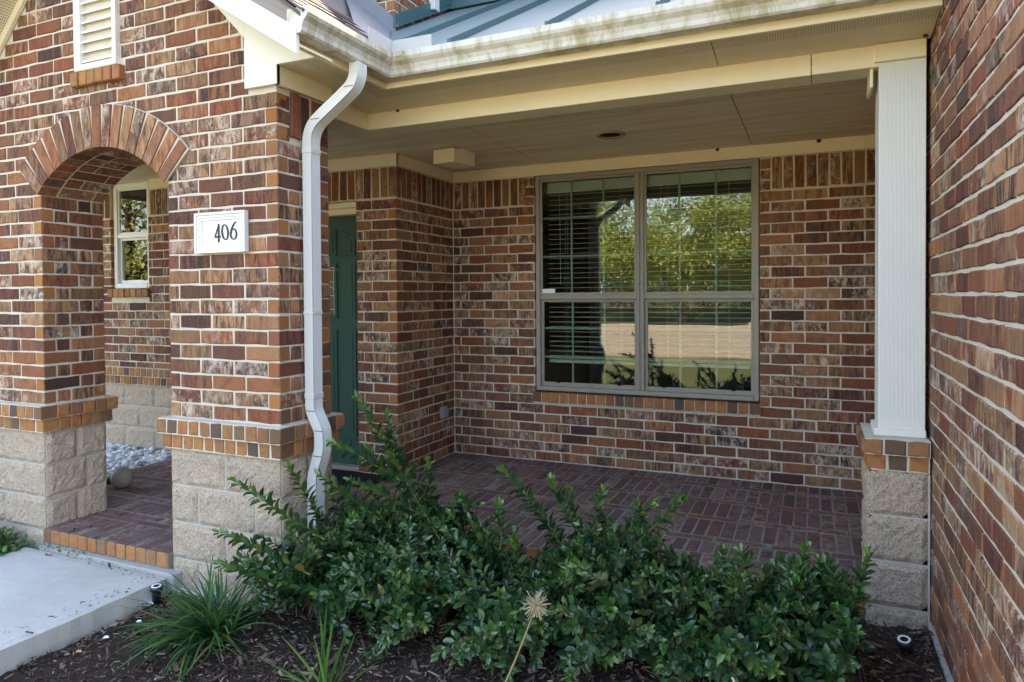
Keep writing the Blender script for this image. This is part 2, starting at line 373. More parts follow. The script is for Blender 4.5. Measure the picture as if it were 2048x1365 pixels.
def split_block(parent, plane, rot, a0, a1, z0, z1, depth=.16, name='block', rough=.012):
    """one split-face block: rough pitched front, recessed rim"""
    L, H = a1-a0, z1-z0; nx, nz = max(4, int(L/.022)), max(4, int(H/.022)); V = []; F = []
    rg = random.Random(int((a0*13+z0*7+plane)*1000))
    ph = [(rg.uniform(0, 6.28), rg.uniform(14, 60), rg.uniform(14, 60), rg.uniform(.2, 1)) for _ in range(7)]
    for j in range(nz+1):
        for i in range(nx+1):
            u, v = i/nx, j/nz; e = min(u, 1-u)*L; f = min(v, 1-v)*H; ed = min(1, min(e, f)/.022)
            h = sum(math.sin(p+u*L*fx+v*H*fz)*q for p, fx, fz, q in ph)*.0022 + rg.uniform(-.0035, .0035)
            V.append(((u-.5)*L, -(rough*ed**.6*.9+h*ed)+.004, (v-.5)*H))
    W = nx+1
    for j in range(nz):
        for i in range(nx): F.append((j*W+i, j*W+i+1, (j+1)*W+i+1, (j+1)*W+i))
    rim = [i for i in range(W)]+[j*W+nx for j in range(1, nz+1)]+[nz*W+i for i in range(nx-1, -1, -1)]+[j*W for j in range(nz-1, 0, -1)]
    b = len(V)
    for i in rim: x, y, z = V[i]; V.append((x, depth, z))
    n = len(rim)
    for q in range(n): F.append((rim[q], b+q, b+(q+1) % n, rim[(q+1) % n]))
    me = mesh('block', V, F); me.materials.append(M['block'])
    c = (a0+a1)/2; pos = (c, plane, (z0+z1)/2) if rot in (0, math.pi) else (plane, c, (z0+z1)/2)
    o = link(name, me, None, parent); o.location = pos; o.rotation_euler = (0, 0, rot); return o

# ================================================================== SETTING: ground, bed, walk, road
def gz(x, y): return -.205+.036*(x+3.0)+.018*math.sin(3.1*x+1.7*y)+.012*math.sin(7.3*x-5.1*y+1)
NX, NY = 60, 60; V = []; F = []
gxs = sorted(set([-150, -90, -50, -30, -20]+list(np.linspace(-14, 14, 29))+[20, 30, 50, 90, 150])); gys = sorted(set([-220, -150, -100, -70, -55]+list(np.linspace(-46, 4, 51))+[8, 14, 25, 50, 90]))
def far_z(x, y):
    t = max(0.0, -y-25.5); return -.30+min(t*.035, .62)+(.05*math.sin(x*.5)+.04*math.sin(y*.7))*min(1, t/4) + (.05*min(1, max(0, (y+7)/5)) if y > -7.5 else 0)
for y in gys:
    for x in gxs: V.append((x, y, far_z(x, y)-.02))
W = len(gxs)
for j in range(len(gys)-1):
    for i in range(W-1): F.append((j*W+i, j*W+i+1, (j+1)*W+i+1, (j+1)*W+i))
g = link('ground', mesh('ground', V, F, True), 'lawn'); struct(g)
V = []; F = []; xs = np.linspace(-3.10, .452, 110); ys = np.linspace(.2, 3.42, 90)
for y in ys:
    for x in xs: V.append((x, y, gz(x, y)+RS.uniform(-.006, .006)))
for j in range(89):
    for i in range(109): F.append((j*110+i, j*110+i+1, (j+1)*110+i+1, (j+1)*110+i))
struct(link('soil_bed', mesh('soil_bed', V, F, True), 'soil'))
# second bed left of the walk
V = []; F = []; xs2 = np.linspace(-6.6, -4.26, 40); ys2 = np.linspace(.9, 2.62, 30)
for y in ys2:
    for x in xs2: V.append((x, y, -.165+RS.uniform(-.008, .008)+.02*math.sin(4*x+3*y)))
for j in range(29):
    for i in range(39): F.append((j*40+i, j*40+i+1, (j+1)*40+i+1, (j+1)*40+i))
struct(link('soil_bed', mesh('soil_bed', V, F, True), 'soil'))
# shredded mulch lying on the bed
B = MB()
def chips(n, x0, x1, y0, y1, zf, smin, smax):
    for _ in range(n):
        x, y = random.uniform(x0, x1), random.uniform(y0, y1); L = random.uniform(smin, smax)*(1+1.6*(random.random() < .08)); wd = L*random.uniform(.14, .34); t = wd*random.uniform(.25, .6)
        mt = Matrix.Translation((x, y, zf(x, y)+random.uniform(.0, .022))) @ Matrix.Rotation(random.uniform(0, 6.3), 4, 'Z') @ Matrix.Rotation(random.gauss(0, .35), 4, 'Y') @ Matrix.Rotation(random.gauss(0, .5), 4, 'X')
        V = [mt @ Vector(q) for q in ((-L/2, -wd*.3, -t/2), (L*.4, -wd/2, -t/2), (L/2, wd*.4, -t/2), (-L*.35, wd/2, -t/2), (-L*.45, -wd*.2, t/2), (L*.35, -wd*.4, t/2), (L*.45, wd*.25, t/2), (-L*.3, wd*.4, t/2))]
        B.add(V, [(4, 5, 6, 7), (0, 1, 5, 4), (1, 2, 6, 5), (2, 3, 7, 6), (3, 0, 4, 7)])
chips(20000, -3.09, .45, 1.75, 3.40, gz, .007, .027); chips(1500, -3.09, .45, 1.9, 3.3, gz, .02, .04); chips(1200, -3.09, .45, .25, 1.75, gz, .02, .05)
chips(110, -3.22, -3.11, 1.2, 2.52, lambda x, y: -.099, .006, .018); chips(60, -4.1, -3.15, 2.46, 2.53, lambda x, y: -.099, .005, .016); chips(900, -5.3, -4.27, 1.6, 2.6, lambda x, y: -.165+.02*math.sin(4*x+3*y), .012, .045)
mu = stuff(B.build('mulch', 'mulch')); tag(mu, 'dark shredded bark mulch covering the planting bed', 'mulch')
# concrete walk to the arch
wk = thing('walkway', 'pale concrete walkway leading up to the brick step', 'walkway'); wk['kind'] = 'structure'; del wk['label']; del wk['category']
def slab(x0, x1, y0, y1, z0, z1, nm='slab'):
    nx, ny = max(2, int((x1-x0)/.05)), max(2, int((y1-y0)/.05)); V = []; F = []; W = nx+1
    for j in range(ny+1):
        for i in range(nx+1):
            x, y = x0+(x1-x0)*i/nx, y0+(y1-y0)*j/ny; e = min(i, nx-i) == 0 or min(j, ny-j) == 0
            V.append((x+(RS.uniform(-.004, .004) if e else 0), y+(RS.uniform(-.003, .003) if e else 0), z1-(.006 if e else 0)+RS.uniform(-.0012, .0012)))
    for j in range(ny):
        for i in range(nx): F.append((j*W+i, j*W+i+1, (j+1)*W+i+1, (j+1)*W+i))
    rim = [i for i in range(W)]+[j*W+nx for j in range(1, ny+1)]+[ny*W+i for i in range(nx-1, -1, -1)]+[j*W for j in range(ny-1, 0, -1)]
    b = len(V); n = len(rim)
    for i in rim: V.append((V[i][0], V[i][1], z0))
    for q in range(n): F.append((rim[q], b+q, b+(q+1) % n, rim[(q+1) % n]))
    return link(nm, mesh(nm, V, F), 'concrete', wk)
slab(-4.265, -3.105, 1.02, 2.535, -.3, -.10); slab(-4.265, -3.105, -.14, 1.0, -.4, -.10)
for x1 in (-4.285, -5.5, -6.715, -7.93): slab(x1-1.195, x1, -.14, 1.0, -.4, -.10)
box('ledge', 'cement', wk, -4.16, -3.06, 2.540, 2.606, -.3, -.083, .006)
# street
rd = box('road', 'road', None, -150, 150, -24.6, -8.2, -.40, -.262); struct(rd)
for nm, y0, y1 in (('kerb', -8.2, -8.03), ('kerb', -24.77, -24.6)): struct(box(nm, 'road', None, -150, 150, y0, y1, -.42, -.15, .02))
struct(box('road_joint', 'cement', None, -150, 150, -14.05, -13.98, -.262, -.257)); struct(box('pavement', 'road', None, -3.1, 1.9, -28.4, -26.2, -.4, -.10))

# ================================================================== PORCH FLOOR
pf = box('porch_floor', 'floor_mortar', None, -5.0, -2.42, 2.640, 4.378, -.30, -.003); struct(pf)
box('floor_base', 'floor_mortar', pf, -2.42, .45, 3.42, 5.262, -.30, -.003); box('floor_base', 'floor_mortar', pf, -2.875, -2.42, 4.378, 5.262, -.30, -.003); box('step_base', 'floor_mortar', pf, -4.185, -3.15, 2.585, 2.640, -.085, -.0035)
PF = Field(pf, 300); PL, PW = .283, .0645
def paver(x, y, alongy, L, w, D=.05, mat='paver', zt=0.0):
    key = ('p', round(L, 3), round(w, 3), alongy, random.randrange(5))
    if key not in _bc: _bc[key] = brick_mesh(L, D, w, zlib.crc32(repr(key).encode()) & 0xffff, mat, .003, .0014)
    me = _bc[key]; mt = Matrix.Translation((x, y, zt+random.uniform(-.0025, .001))) @ Matrix.Rotation(math.pi/2 if alongy else 0, 4, 'Z') @ Matrix.Rotation(-math.pi/2, 4, 'X') @ Matrix.Rotation(random.uniform(-.004, .004), 4, 'X')
    u, v = pj((x, y, 0))
    vis = inview((x, y, 0), 5) and not (u > 1735) and not (v > 1185 and u > 600) and not (x < -2.45 and (u < 215 and v < 1060)) and not (340 < u < 640 and v > 890)
    if vis and PF.n < 300: o = link('paver', me, None, pf); o.matrix_basis = mt; PF.n += 1
    else: PF.j.add([mt @ q.co for q in me.vertices], [tuple(p.vertices) for p in me.polygons])
def paving(x0, x1, y0, y1, anchor, hole=None):
    cells = []; per = PL+PW+2*J; k = math.floor((y0-anchor)/per)-1
    while anchor+k*per < y1+per:
        yc = anchor+k*per
        a, b = max(yc-PW/2, y0), min(yc+PW/2, y1)
        if b-a > .02:
            x = x0-random.uniform(0, PL)
            while x < x1:
                p, q = max(x, x0), min(x+PL, x1)
                if q-p > .03: cells.append(((p+q)/2, (a+b)/2, False, q-p, b-a))
                x += PL+J
        a, b = max(yc+PW/2+J, y0), min(yc+PW/2+J+PL, y1)
        if b-a > .03:
            x = x0+.004
            while x < x1-.03:
                q = min(x+PW, x1); cells.append(((x+q)/2, (a+b)/2, True, b-a, q-x)); x += PW+J
        k += 1
    return cells
cells = paving(-2.44, .446, 3.700, 5.258, 4.295)+paving(-2.87, -2.45, 4.372, 5.258, 4.295)+paving(-4.985, -2.45, 3.005, 4.362, 2.885)+paving(-4.185, -3.15, 2.86, 2.995, 2.885)
cells.sort(key=lambda c: -FPX/max(.3, _fw.dot(Vector((c[0], c[1], -EYE)))))
for c in cells: paver(*c)
n = 13; p = (4.185-3.150)/n           # rowlock nosing of the step
for i in range(n):
    x = -4.185+p*(i+.5); rl = MB().box(x-p/2+J/2, x+p/2-J/2, 2.578+random.uniform(-.003, .003), 2.853, -.078, .001+random.uniform(-.002, .001), .005).build('step_brick', 'paver', pf)
    rl.data.materials.append(M['head'])
    for f in rl.data.polygons:
        if f.normal.y < -.6: f.material_index = 1
n = 35; p = (2.40+.205)/n
for i in range(n):
    x = -2.40+p*(i+.5); rl = MB().box(x-p/2+J/2, x+p/2-J/2, 3.410+random.uniform(-.003, .003), 3.690, -.078, .001+random.uniform(-.002, .001), .005).build('step_brick', 'paver', pf)
    rl.data.materials.append(M['head'])
    for f in rl.data.polygons:
        if f.normal.y < -.6: f.material_index = 1
PF.jm = 'paver'
if PF.j.V: stuff(PF.j.build('paver_field', 'paver', pf))

# ================================================================== HOUSE
house = thing('house', 'red brown brick house front with arched entry, recessed porch and green metal porch roof', 'house', (0, 6, 0))
YA, YA2, XP, XO, XL = 2.61, 2.996, -2.392, -3.144, -4.193
ZL = .730                                 # first bed joint above the ledge
AX, AR0, AR1, AZC = (XO+XL)/2, None, None, None
hs = (XO-XL)/2; rise = .232; spr = ZL+16*CZ-.003
ARI = (hs*hs+rise*rise)/(2*rise); AZC = spr+rise-ARI; ARO = ARI+.232
SP = .0045                                  # mortar recess
# ---- arch wall core (mortar): piers, spandrel with arched opening, gable
def gable_z(x): return 2.63+ (max(0, 1.15-abs(x-AX)))*1.0 if abs(x-AX) < 1.15 else 2.63
cB = MB()
cB.box(XO+SP, XP-SP, YA+SP, YA2-SP, -.4, 2.45); cB.box(-5.30, XL-SP, YA+SP, YA2-SP, -.4, 2.45)
na = 24; pts = []
for i in range(na+1):
    x = XL-SP+(XO-XL+2*SP)*i/na; pts.append((x, AZC+math.sqrt(max(0, (ARI+SP)**2-(x-AX)**2))))
for i in range(na):
    (xa, za), (xb, zb) = pts[i], pts[i+1]; cB.prism([(xa, za+.0), (xb, zb+.0), (xb, 2.45), (xa, 2.45)], YA+SP, YA2-SP)
cB.prism([(-5.30, 2.45), (XP-SP, 2.45), (XP-SP, 2.48), (AX, 3.78), (-4.98, 2.48), (-5.30, 2.48)], YA+SP, YA2-SP)
aw = cB.build('arch_wall', 'mortar', house); AF = Field(aw, 300)
AVENT = (-3.838, -3.493, 2.555, 3.45)
def arch_half(z):
    """half width of the arch ring at height z (for clipping the bricks)"""
    d = z-AZC; return math.sqrt(max(0, ARO*ARO-d*d)) if abs(d) < ARO else 0
ring_end = math.atan2(hs, spr-AZC)
for kz in range(-1, 40):
    z0 = ZL+CZ*kz+J/2; zc = z0+BH/2; z1 = z0+BH
    if kz < 0: continue
    par = kz % 2
    # right pier and everything above it, bond anchored at the outside corner
    start = XP if par == 0 else XP-BD-J
    sp = [(-b, -a) for a, b in spans(-start, 5.29, 0)]
    if z1 < spr: holes = [(-9, XO+(BD+J if par == 0 else 0))]
    else:
        h0 = arch_half(z1)-.03
        if z1 < AZC+ARO*math.cos(ring_end)+.03: h0 = max(hs, (z0-AZC)*math.tan(ring_end)+.004)
        holes = [(AX-h0, AX+h0)] if h0 > .02 and z0 < AZC+ARO-.02 else []
    if zc > 2.60: holes.append((AVENT[0]-.004-(.02 if z0 < 2.64 else 0), AVENT[1]+.004+(.04 if z0 < 2.64 else 0)))
    if zc > 2.385: holes.append((-2.572 if zc < 2.66 else XP-(zc-2.47), 0))
    if zc > 2.60:
        e = AX+ (3.71-zc)+.03; holes.append((e, 0)); holes.append((-9, AX-(3.71-zc)-.03))
    pieces = clip(sp, holes)
    if z1 < spr:
        st2 = XL if par == 0 else XL-BD-J
        pieces += [(-b, -a) for a, b in spans(-st2, 5.29, 0)]
    for a, b in pieces: AF.brick(((a+b)/2, YA, zc), RF, b-a)
    if zc > 2.40: continue
    # outside face of the right pier (+X), soldier bricks in its top three courses
    if zc < 2.13:
        ys = [(YA, YA+BL), (YA+BL+J, YA2-BD-J)] if par == 1 else [(YA+BD+J, YA2-BL-J), (YA2-BL, YA2)]
        for a, b in ys: AF.brick((XP, (a+b)/2, zc), RP, b-a)
    else: AF.brick((XP, YA+.045 if par == 0 else YA+BL/2*.45, zc), RP, .09 if par == 0 else .0978)
    # inner faces of the opening
    if z1 < spr+.005:
        ys = [(YA, YA+BL), (YA+BL+J, YA2-BD-J), (YA2-BD, YA2)] if par == 0 else [(YA+BD+J, YA2-BL-J), (YA2-BL, YA2)]
        for a, b in ys: AF.brick((XO, (a+b)/2, zc), RM, b-a, show=False)
        ys = [(YA, YA+BL), (YA+BL+J, YA2-BD-J), (YA2-BD, YA2)] if par == 1 else [(YA+BD+J, YA2-BL-J), (YA2-BL, YA2)]
        for a, b in ys: AF.brick((XL, (a+b)/2, zc), RP, b-a)
    # back faces
    for a, b in spans(XO+.0, XP, 0)+ (spans(-5.29, XL, 0) if z1 < spr else []): AF.brick(((a+b)/2, YA2, zc), math.pi, b-a, show=False)
for i, y in enumerate((YA+.125, YA+.205, YA+.283, YA+.352)):
    AF.brick((XP, y, 2.268), RP, .0645, .222, BD, 'brick', tilt=(.05 if i == 0 else .008), proud=.012 if i == 0 else .001)
# arch ring: soldiers standing proud of the wall, jack bricks on the soffit
nr = 17
for i in range(nr):
    t = -ring_end+2*ring_end*(i+.5)/nr; rm = (ARI+ARO)/2; wi = 2*ring_end*ARI/nr-.007; wo = 2*ring_end*ARO/nr-.024
    V = []; pr = .022+random.uniform(-.002, .002)
    for y in (YA-pr, YA+.085):
        for r_, wd in ((ARI, wi), (ARO, wi+.004)):
            for sg in (-1, 1):
                cx, cz = AX+math.sin(t)*r_, AZC+math.cos(t)*r_; V.append((cx+math.cos(t)*wd/2*sg, y, cz-math.sin(t)*wd/2*sg))
    o = link('arch_brick', mesh('arch_brick', V, [(0, 1, 3, 2), (4, 6, 7, 5), (0, 4, 5, 1), (2, 3, 7, 6), (0, 2, 6, 4), (1, 5, 7, 3)]), 'brick', aw)
rB = MB(); n2 = 34
for i in range(n2):       # mortar bed behind the soldiers
    t0, t1 = -ring_end+2*ring_end*i/n2, -ring_end+2*ring_end*(i+1)/n2
    rB.prism([(AX+math.sin(t)*r_, AZC+math.cos(t)*r_) for t, r_ in ((t0, ARI+.004), (t1, ARI+.004), (t1, ARO+.004), (t0, ARO+.004))], YA-.014, YA+.05)
rB.build('arch_mortar', 'mortar', aw)
ns = 15
for i in range(ns):       # soffit of the arch: stretchers running front to back
    t = -ring_end+2*ring_end*(i+.5)/ns; wd = 2*ring_end*ARI/ns-J; segs = [(YA+.10, YA+.10+BL*.42), (YA+.10+BL*.42+J, YA2)] if i % 2 else [(YA+.10, YA+.10+BL*.95), (YA+.10+BL*.95+J, YA2)]
    for a, b in segs:
        V = []
        for y in (a, b):
            for r_ in (ARI+.001, ARI+.05):
                for sg in (-1, 1): V.append((AX+math.sin(t)*r_+math.cos(t)*wd/2*sg, y, AZC+math.cos(t)*r_-math.sin(t)*wd/2*sg))
        link('arch_brick', mesh('arch_brick', V, [(0, 1, 3, 2), (4, 6, 7, 5), (0, 4, 5, 1), (2, 3, 7, 6), (0, 2, 6, 4), (1, 5, 7, 3)]), 'brick', aw)
# ledges (two rowlock courses) on both piers, then split-face blocks
for (x0, x1, inner) in ((XO, XP, True), (-5.30, XL, False)):
    for z0, z1, pj_ in ((.652, .724, .052), (.573, .645, .030)):
        l, r_ = (x0-pj_, x1+pj_) if inner else (x0, x1+pj_)
        box('ledge_mortar', 'mortar', aw, l+.014 if inner else l, r_-.014, YA-pj_+.005, YA2+pj_-.005, z0-.006, z1+.004-(.002 if z0 < .6 else 0))
        rowlocks(AF, l, r_-.001, YA-pj_, RF, z0, z1, .09, show=True)
        rowlocks(AF, YA-pj_+.092, YA2+pj_, r_, RP, z0, z1, .07, show=True)
        if inner: rowlocks(AF, YA-pj_+.092, YA2+pj_, l, RM, z0, z1, .07, show=False)
BZ = [.567, .3695, .173, -.0235, -.22, -.41]
for a, b in ((XO+.012, XP-.012), (-5.30, XL-.012)): box('block_mortar', 'block_mortar', aw, a, b, YA, YA2-.012, -.41, .570)
for i in range(5):
    z1, z0 = BZ[i]-.005, BZ[i+1]+.005
    cuts = [XO, XO+.385, XP] if i % 2 == 0 else [XO, XO+.195, XO+.585, XP]
    for a, b in zip(cuts[:-1], cuts[1:]): split_block(aw, YA-.006, RF, a+.005, b-.005, z0, z1)
    cuts = [XL, XL-.39, XL-.78, -5.3] if i % 2 == 0 else [XL, XL-.19, XL-.58, XL-.97, -5.3]
    for b, a in zip(cuts[:-1], cuts[1:]): split_block(aw, YA-.006, RF, a+.005, b-.005, z0, z1)
    cy = [YA, YA+.19, YA2] if i % 2 == 0 else [YA, YA+.25, YA2]
    for a, b in zip(cy[:-1], cy[1:]):
        split_block(aw, XL+.006, RP, a+.005, b-.005, z0, z1, .10); split_block(aw, XP+.006, RP, a+.005, b-.005, z0, z1, .10)
        split_block(aw, XO-.006, RM, a+.005, b-.005, z0, z1, .10)
fb = MB()                                 # rough footing under the pier
fb.box(XO+.0, XP+.02, YA-.05, YA+.1, -.45, -.165, .02); fb.build('footing', 'cement', aw)
# gable vent with louvres, rowlock sill
gv = MB(); x0, x1, z0, z1 = AVENT[0], AVENT[1], 2.640, 3.44
gv.box(x0, x0+.052, YA-.028, YA+.06, z0, z1, .004).box(x1-.030, x1, YA-.028, YA+.06, z0, z1, .004).box(x0+.053, x1-.031, YA-.027, YA+.06, z0, z0+.036, .004).box(x0+.053, x1-.031, YA-.027, YA+.06, z1-.04, z1, .004)
gvo = gv.build('gable_vent', 'rake_paint', house)
box('vent_back', 'dark', gvo, x0+.02, x1-.02, YA+.075, YA+.085, z0, z1)
zz = z0+.045
while zz < z1-.06:
    MB().prism([(YA-.018, zz), (YA+.055, zz+.045), (YA+.055, zz+.056), (YA-.018, zz+.011)], x0+.054, x1-.032, 'X').build('louver', 'rake_paint', gvo); zz += .0545
rowlocks(AF, -3.862, -3.452, YA-.038, RF, 2.556, 2.632, .09, n=6)
AF.done()

# ---- entry wall (Y 4.38): right of the door, lintel, and the part with the small window left of the door
YE, XR, YB, XW = 4.38, -2.877, 5.264, .4514
DX0, DX1 = -4.22, -3.243                   # door opening
WX0, WX1, WZ0, WZ1 = -6.03, -5.53, 1.452, 2.424
eb = MB(); e0, e1 = YE+SP, YE+.11
eb.box(DX1+SP, XR-SP, e0, e1, -.3, 2.6); eb.box(-9.0, WX0-SP, e0, e1, -.3, 2.6); eb.box(WX1+SP, DX0-SP, e0, e1, -.3, 2.6); eb.box(WX0-SP, WX1+SP, e0, e1, -.3, WZ0-SP); eb.box(WX0-SP, WX1+SP, e0, e1, WZ1, 2.6); eb.box(DX0-SP, DX1+SP, e0, e1, 2.1, 2.6)
ew = eb.build('entry_wall', 'mortar', house); EF = Field(ew, 300)
for kz in range(0, 27):
    z0 = kz*CZ+.006; zc = z0+BH/2; par = kz % 2; z1 = z0+BH
    st = XR if par == 0 else XR-BD-J
    for b, a in [(-a, -b) for a, b in spans(-st, -DX1, 0)]: EF.brick(((a+b)/2, YE, zc), RF, b-a)
    if zc < .70: continue
    hole = [(WX0, WX1)] if z1 > WZ0-.075 and z0 < WZ1 else []
    for a, b in clip(spans(-8.98+par*.08, DX0, 0), hole): EF.brick(((a+b)/2, YE, zc), RF, b-a, show=a > -6.5 and a < -4.9)
for x in [XR-.034-.0755*i for i in range(9)]: EF.brick((x, YE, 2.222), RF, .0645, .222, BD, 'brick', tilt=random.choice((0, 0, .02, -.015)))
for x in [x for x in np.arange(-6.6, -3.53, .0755) if x < WX0-.04 or x > WX1+.04]: EF.brick((x, YE, 2.222), RF, .0645, .222, BD, 'brick', show=False)
for z0, z1, pj_ in ((.652, .724, .052), (.573, .645, .030)):
    rowlocks(EF, -8.98, DX0-.02, YE-pj_, RF, z0, z1, .09); box('ledge_mortar', 'mortar', ew, -8.98, DX0-.022, YE-pj_+.005, YE+.01, z0-.006, z1+.004-(.002 if z0 < .6 else 0))
for i in range(4):
    z1, z0 = BZ[i]-.005, BZ[i+1]+.005; x = -8.98+(.195 if i % 2 else 0)
    while x < DX0-.1: split_block(ew, YE-.006, RF, x+.004, min(x+.39, DX0)-.004, z0, z1, .08); x += .39
box('block_mortar', 'block_mortar', ew, -8.98, DX0, YE-.001, YE+.02, -.3, .569)
rowlocks(EF, WX0-.02, WX1+.02, YE-.03, RF, 1.372, 1.446, .09)
EF.done()
# ---- return wall (X -2.877)
rw = box('return_wall', 'mortar', house, XR-.11, XR-SP, YE+.112, YB+.1, -.3, 2.6); RW = Field(rw, 300)
for kz in range(0, 27):
    z0 = kz*CZ+.006; zc = z0+BH/2; par = kz % 2
    st = YE+BD+J if par == 0 else YE
    for a, b in spans(st, YB-.002, 0): RW.brick((XR, (a+b)/2, zc), RP, b-a)
for y in np.arange(YE+.075, YB-.03, .0755): RW.brick((XR, y+.036, 2.222), RP, .0645, .222)
RW.brick((XR, YE+.037, 2.222), RP, .066, .222)
RW.done()
# ---- porch back wall (Y 5.264) with the large window
QX0, QX1, QZ0, QZ1 = -2.116, -.372, .585, 2.343
bb = MB(); b0, b1 = YB+SP, YB+.11
bb.box(XR-.1, QX0-SP, b0, b1, -.3, 2.6); bb.box(QX1+SP, XW+.1, b0, b1, -.3, 2.6); bb.box(QX0-SP, QX1+SP, b0, b1, -.3, QZ0-.08); bb.box(QX0-SP, QX1+SP, b0, b1, QZ1+.01, 2.6)
bw = bb.build('porch_back_wall', 'mortar', house); BF = Field(bw, 300)
for kz in range(0, 30):
    z0 = kz*CZ+.006; zc = z0+BH/2; par = kz % 2; z1 = z0+BH
    if z1 > 2.34: break
    sp = spans(XR+.004, XW, .14 if par else .06)
    if z0 > 2.09: sp = [(QX0-.086, QX0-.005), (QX1+.005, QX1+.075)]
    hole = [(QX0, QX1)] if z1 > QZ0-.085 else []
    if z0 <= 2.09 and hole:
        sp = clip(spans(XR+.004, QX0, .14 if par else .06), [])+clip(spans(QX1, XW, .07 if par else .0), [])
        hole = []
    for a, b in clip(sp, hole): BF.brick(((a+b)/2, YB, zc), RF, b-a)
for x in list(np.arange(XR+.012, QX0-.14, .0755))+list(np.arange(QX1+.082, XW-.03, .0755)): BF.brick((x+.036, YB, 2.222), RF, .0645, .222)
rowlocks(BF, QX0-.012, QX1+.008, YB-.034, RF, .490, .568, .10, n=23)
box('sill_mortar', 'mortar', bw, QX0-.010, QX1+.006, YB-.027, YB+.05, .487, .566)
BF.done()
for s_ in [o for o in bw.children]: pass
# ---- right wing wall (X .4514) close to the camera
wb = box('wing_wall', 'mortar', house, XW+SP, XW+.12, .35, YB+.1, -.046, 3.3); WF = Field(wb, 300)
cand = []
for kz in range(0, 36):
    zc = -.0436+CZ*kz+J/2+BH/2; par = kz % 2
    for a, b in spans(.36+.0905*par*1.25, YB-.002, 0): cand.append(((XW, (a+b)/2, zc), b-a))
cand.sort(key=lambda c: _fw.dot(Vector(c[0])-Vector((0, 0, EYE))) if _fw.dot(Vector(c[0])-Vector((0, 0, EYE))) > .5 else 99)
for pos, L in cand: WF.brick(pos, RM, L, show=pos[1] < 3.6)
WF.done()
box('concrete_base', 'cement', wb, XW-.012, XW+.11, .34, YB, -.5, -.048, .006)

# ---- porch column: split-face base, rowlock ledge, boxed post
pc = thing('porch_column', '', ''); del pc['label']; del pc['category']; pc.parent = house; pc.matrix_parent_inverse = Matrix.Translation(-Vector(house.location)); pc.location = (0, 0, 0)
CX0, CY0, CY1 = .212, 3.385, 3.72
box('base_mortar', 'block_mortar', pc, CX0+.004, XW-.004, CY0+.004, CY1, -.4, .584)
for i in range(5):
    z1, z0 = .590-.2*i-.004, .390-.2*i+.004
    split_block(pc, CY0, RF, CX0-.006, XW-.012, z0, z1, .1, rough=.014); split_block(pc, CX0, RM, CY0+.004, CY1, z0, z1, .1, rough=.014)
CF = Field(pc, 60)
for z0, z1, pj_, n in ((.664, .726, .030, 3), (.592, .657, .008, 3)):
    box('ledge_mortar', 'mortar', pc, CX0-pj_+.016, XW-.006, CY0-pj_+.005, CY1+pj_, z0-.004, z1+.003-(.002 if z0 < .62 else 0))
    rowlocks(CF, CX0-pj_+.000, XW-.006, CY0-pj_, RF, z0, z1, .10, n=n)
    rowlocks(CF, CY0-pj_+.104, CY1+pj_, CX0-pj_, RM, z0, z1, .09, n=4)
CF.done()
PX0, PY0, PY1 = .254, 3.44, 3.64
box('post', 'post_paint', pc, PX0, XW-.016, PY0, PY1, .728, 2.44, .003)
box('base_trim', 'post_paint', pc, PX0-.016, XW-.014, PY0-.014, PY1+.014, .730, .764, .003)
box('cap_trim', 'trim', pc, PX0-.020, XW-.018, PY0-.018, PY1+.016, 2.372, 2.450, .003)
box('cap_collar', 'trim', pc, PX0-.034, PX0-.021, PY0+.02, PY1+.02, 2.275, 2.372, .002)

# ---- trim boards: friezes, beams
tb = MB(); tb.box(XR-.72, XR+.020, YE-.020, YE-.001, 2.339, 2.428); tb.build('frieze_board', 'trim', house)
MB().box(XR+.001, XR+.020, YE-.018, YB-.022, 2.3385, 2.4275).build('frieze_board', 'trim', house)
MB().box(XR+.002, XW-.002, YB-.021, YB-.001, 2.3395, 2.4285).build('frieze_board', 'trim', house)
MB().box(WX1+.05, XR-.722, YE-.020, YE-.001, 2.339, 2.428).build('frieze_board', 'trim', house)
MB().box(-6.6, WX0-.05, YE-.020, YE-.001, 2.339, 2.428).build('frieze_board', 'trim', house)
box('beam', 'trim', house, -2.452, -.02, 3.44, 3.60, 2.356, 2.50, .003); box('beam', 'trim', house, -.017, PX0+.03, 3.441, 3.60, 2.357, 2.50, .003)
box('beam', 'trim', house, -2.60, -2.453, YA2+.004, 3.60, 2.3555, 2.50, .003)
MB().box(XP+.001, XP+.022, YA-.018, YA2+.01, 2.388, 2.478).build('frieze_board', 'trim', house)
# ---- porch ceiling: sheets with open joints
cl = box('porch_ceiling', 'dark', house, -6.6, XW-.004, 3.61, YB-.001, 2.446, 2.52); box('ceiling_back', 'dark', cl, -6.6, -2.61, YA2+.01, 3.609, 2.4461, 2.52)
for x0, x1 in ((-6.6, -3.9), (-3.895, -2.02), (-2.015, -.42), (-.415, XW-.004)):
    for y0, y1 in ((3.59, 4.955), (4.962, YB-.003)):
        MB().box(x0, x1, y0, y1, 2.4285, 2.444).build('ceiling_panel', 'ceiling_paint', cl)
MB().box(-6.6, -2.604, YA2+.005, 3.586, 2.4285, 2.444).build('ceiling_panel', 'ceiling_paint', cl)
MB().box(-6.6, XW-.005, 4.952, 4.966, 2.4265, 2.4283).build('batten', 'ceiling_paint', cl)
box('fascia', 'trim', house, -6.625, -6.602, YA2+.02, YE-.001, 2.40, 2.56, .002); box('beam', 'trim', house, -6.6, -5.302, YA2-.12, YA2+.004, 2.36, 2.56, .002)
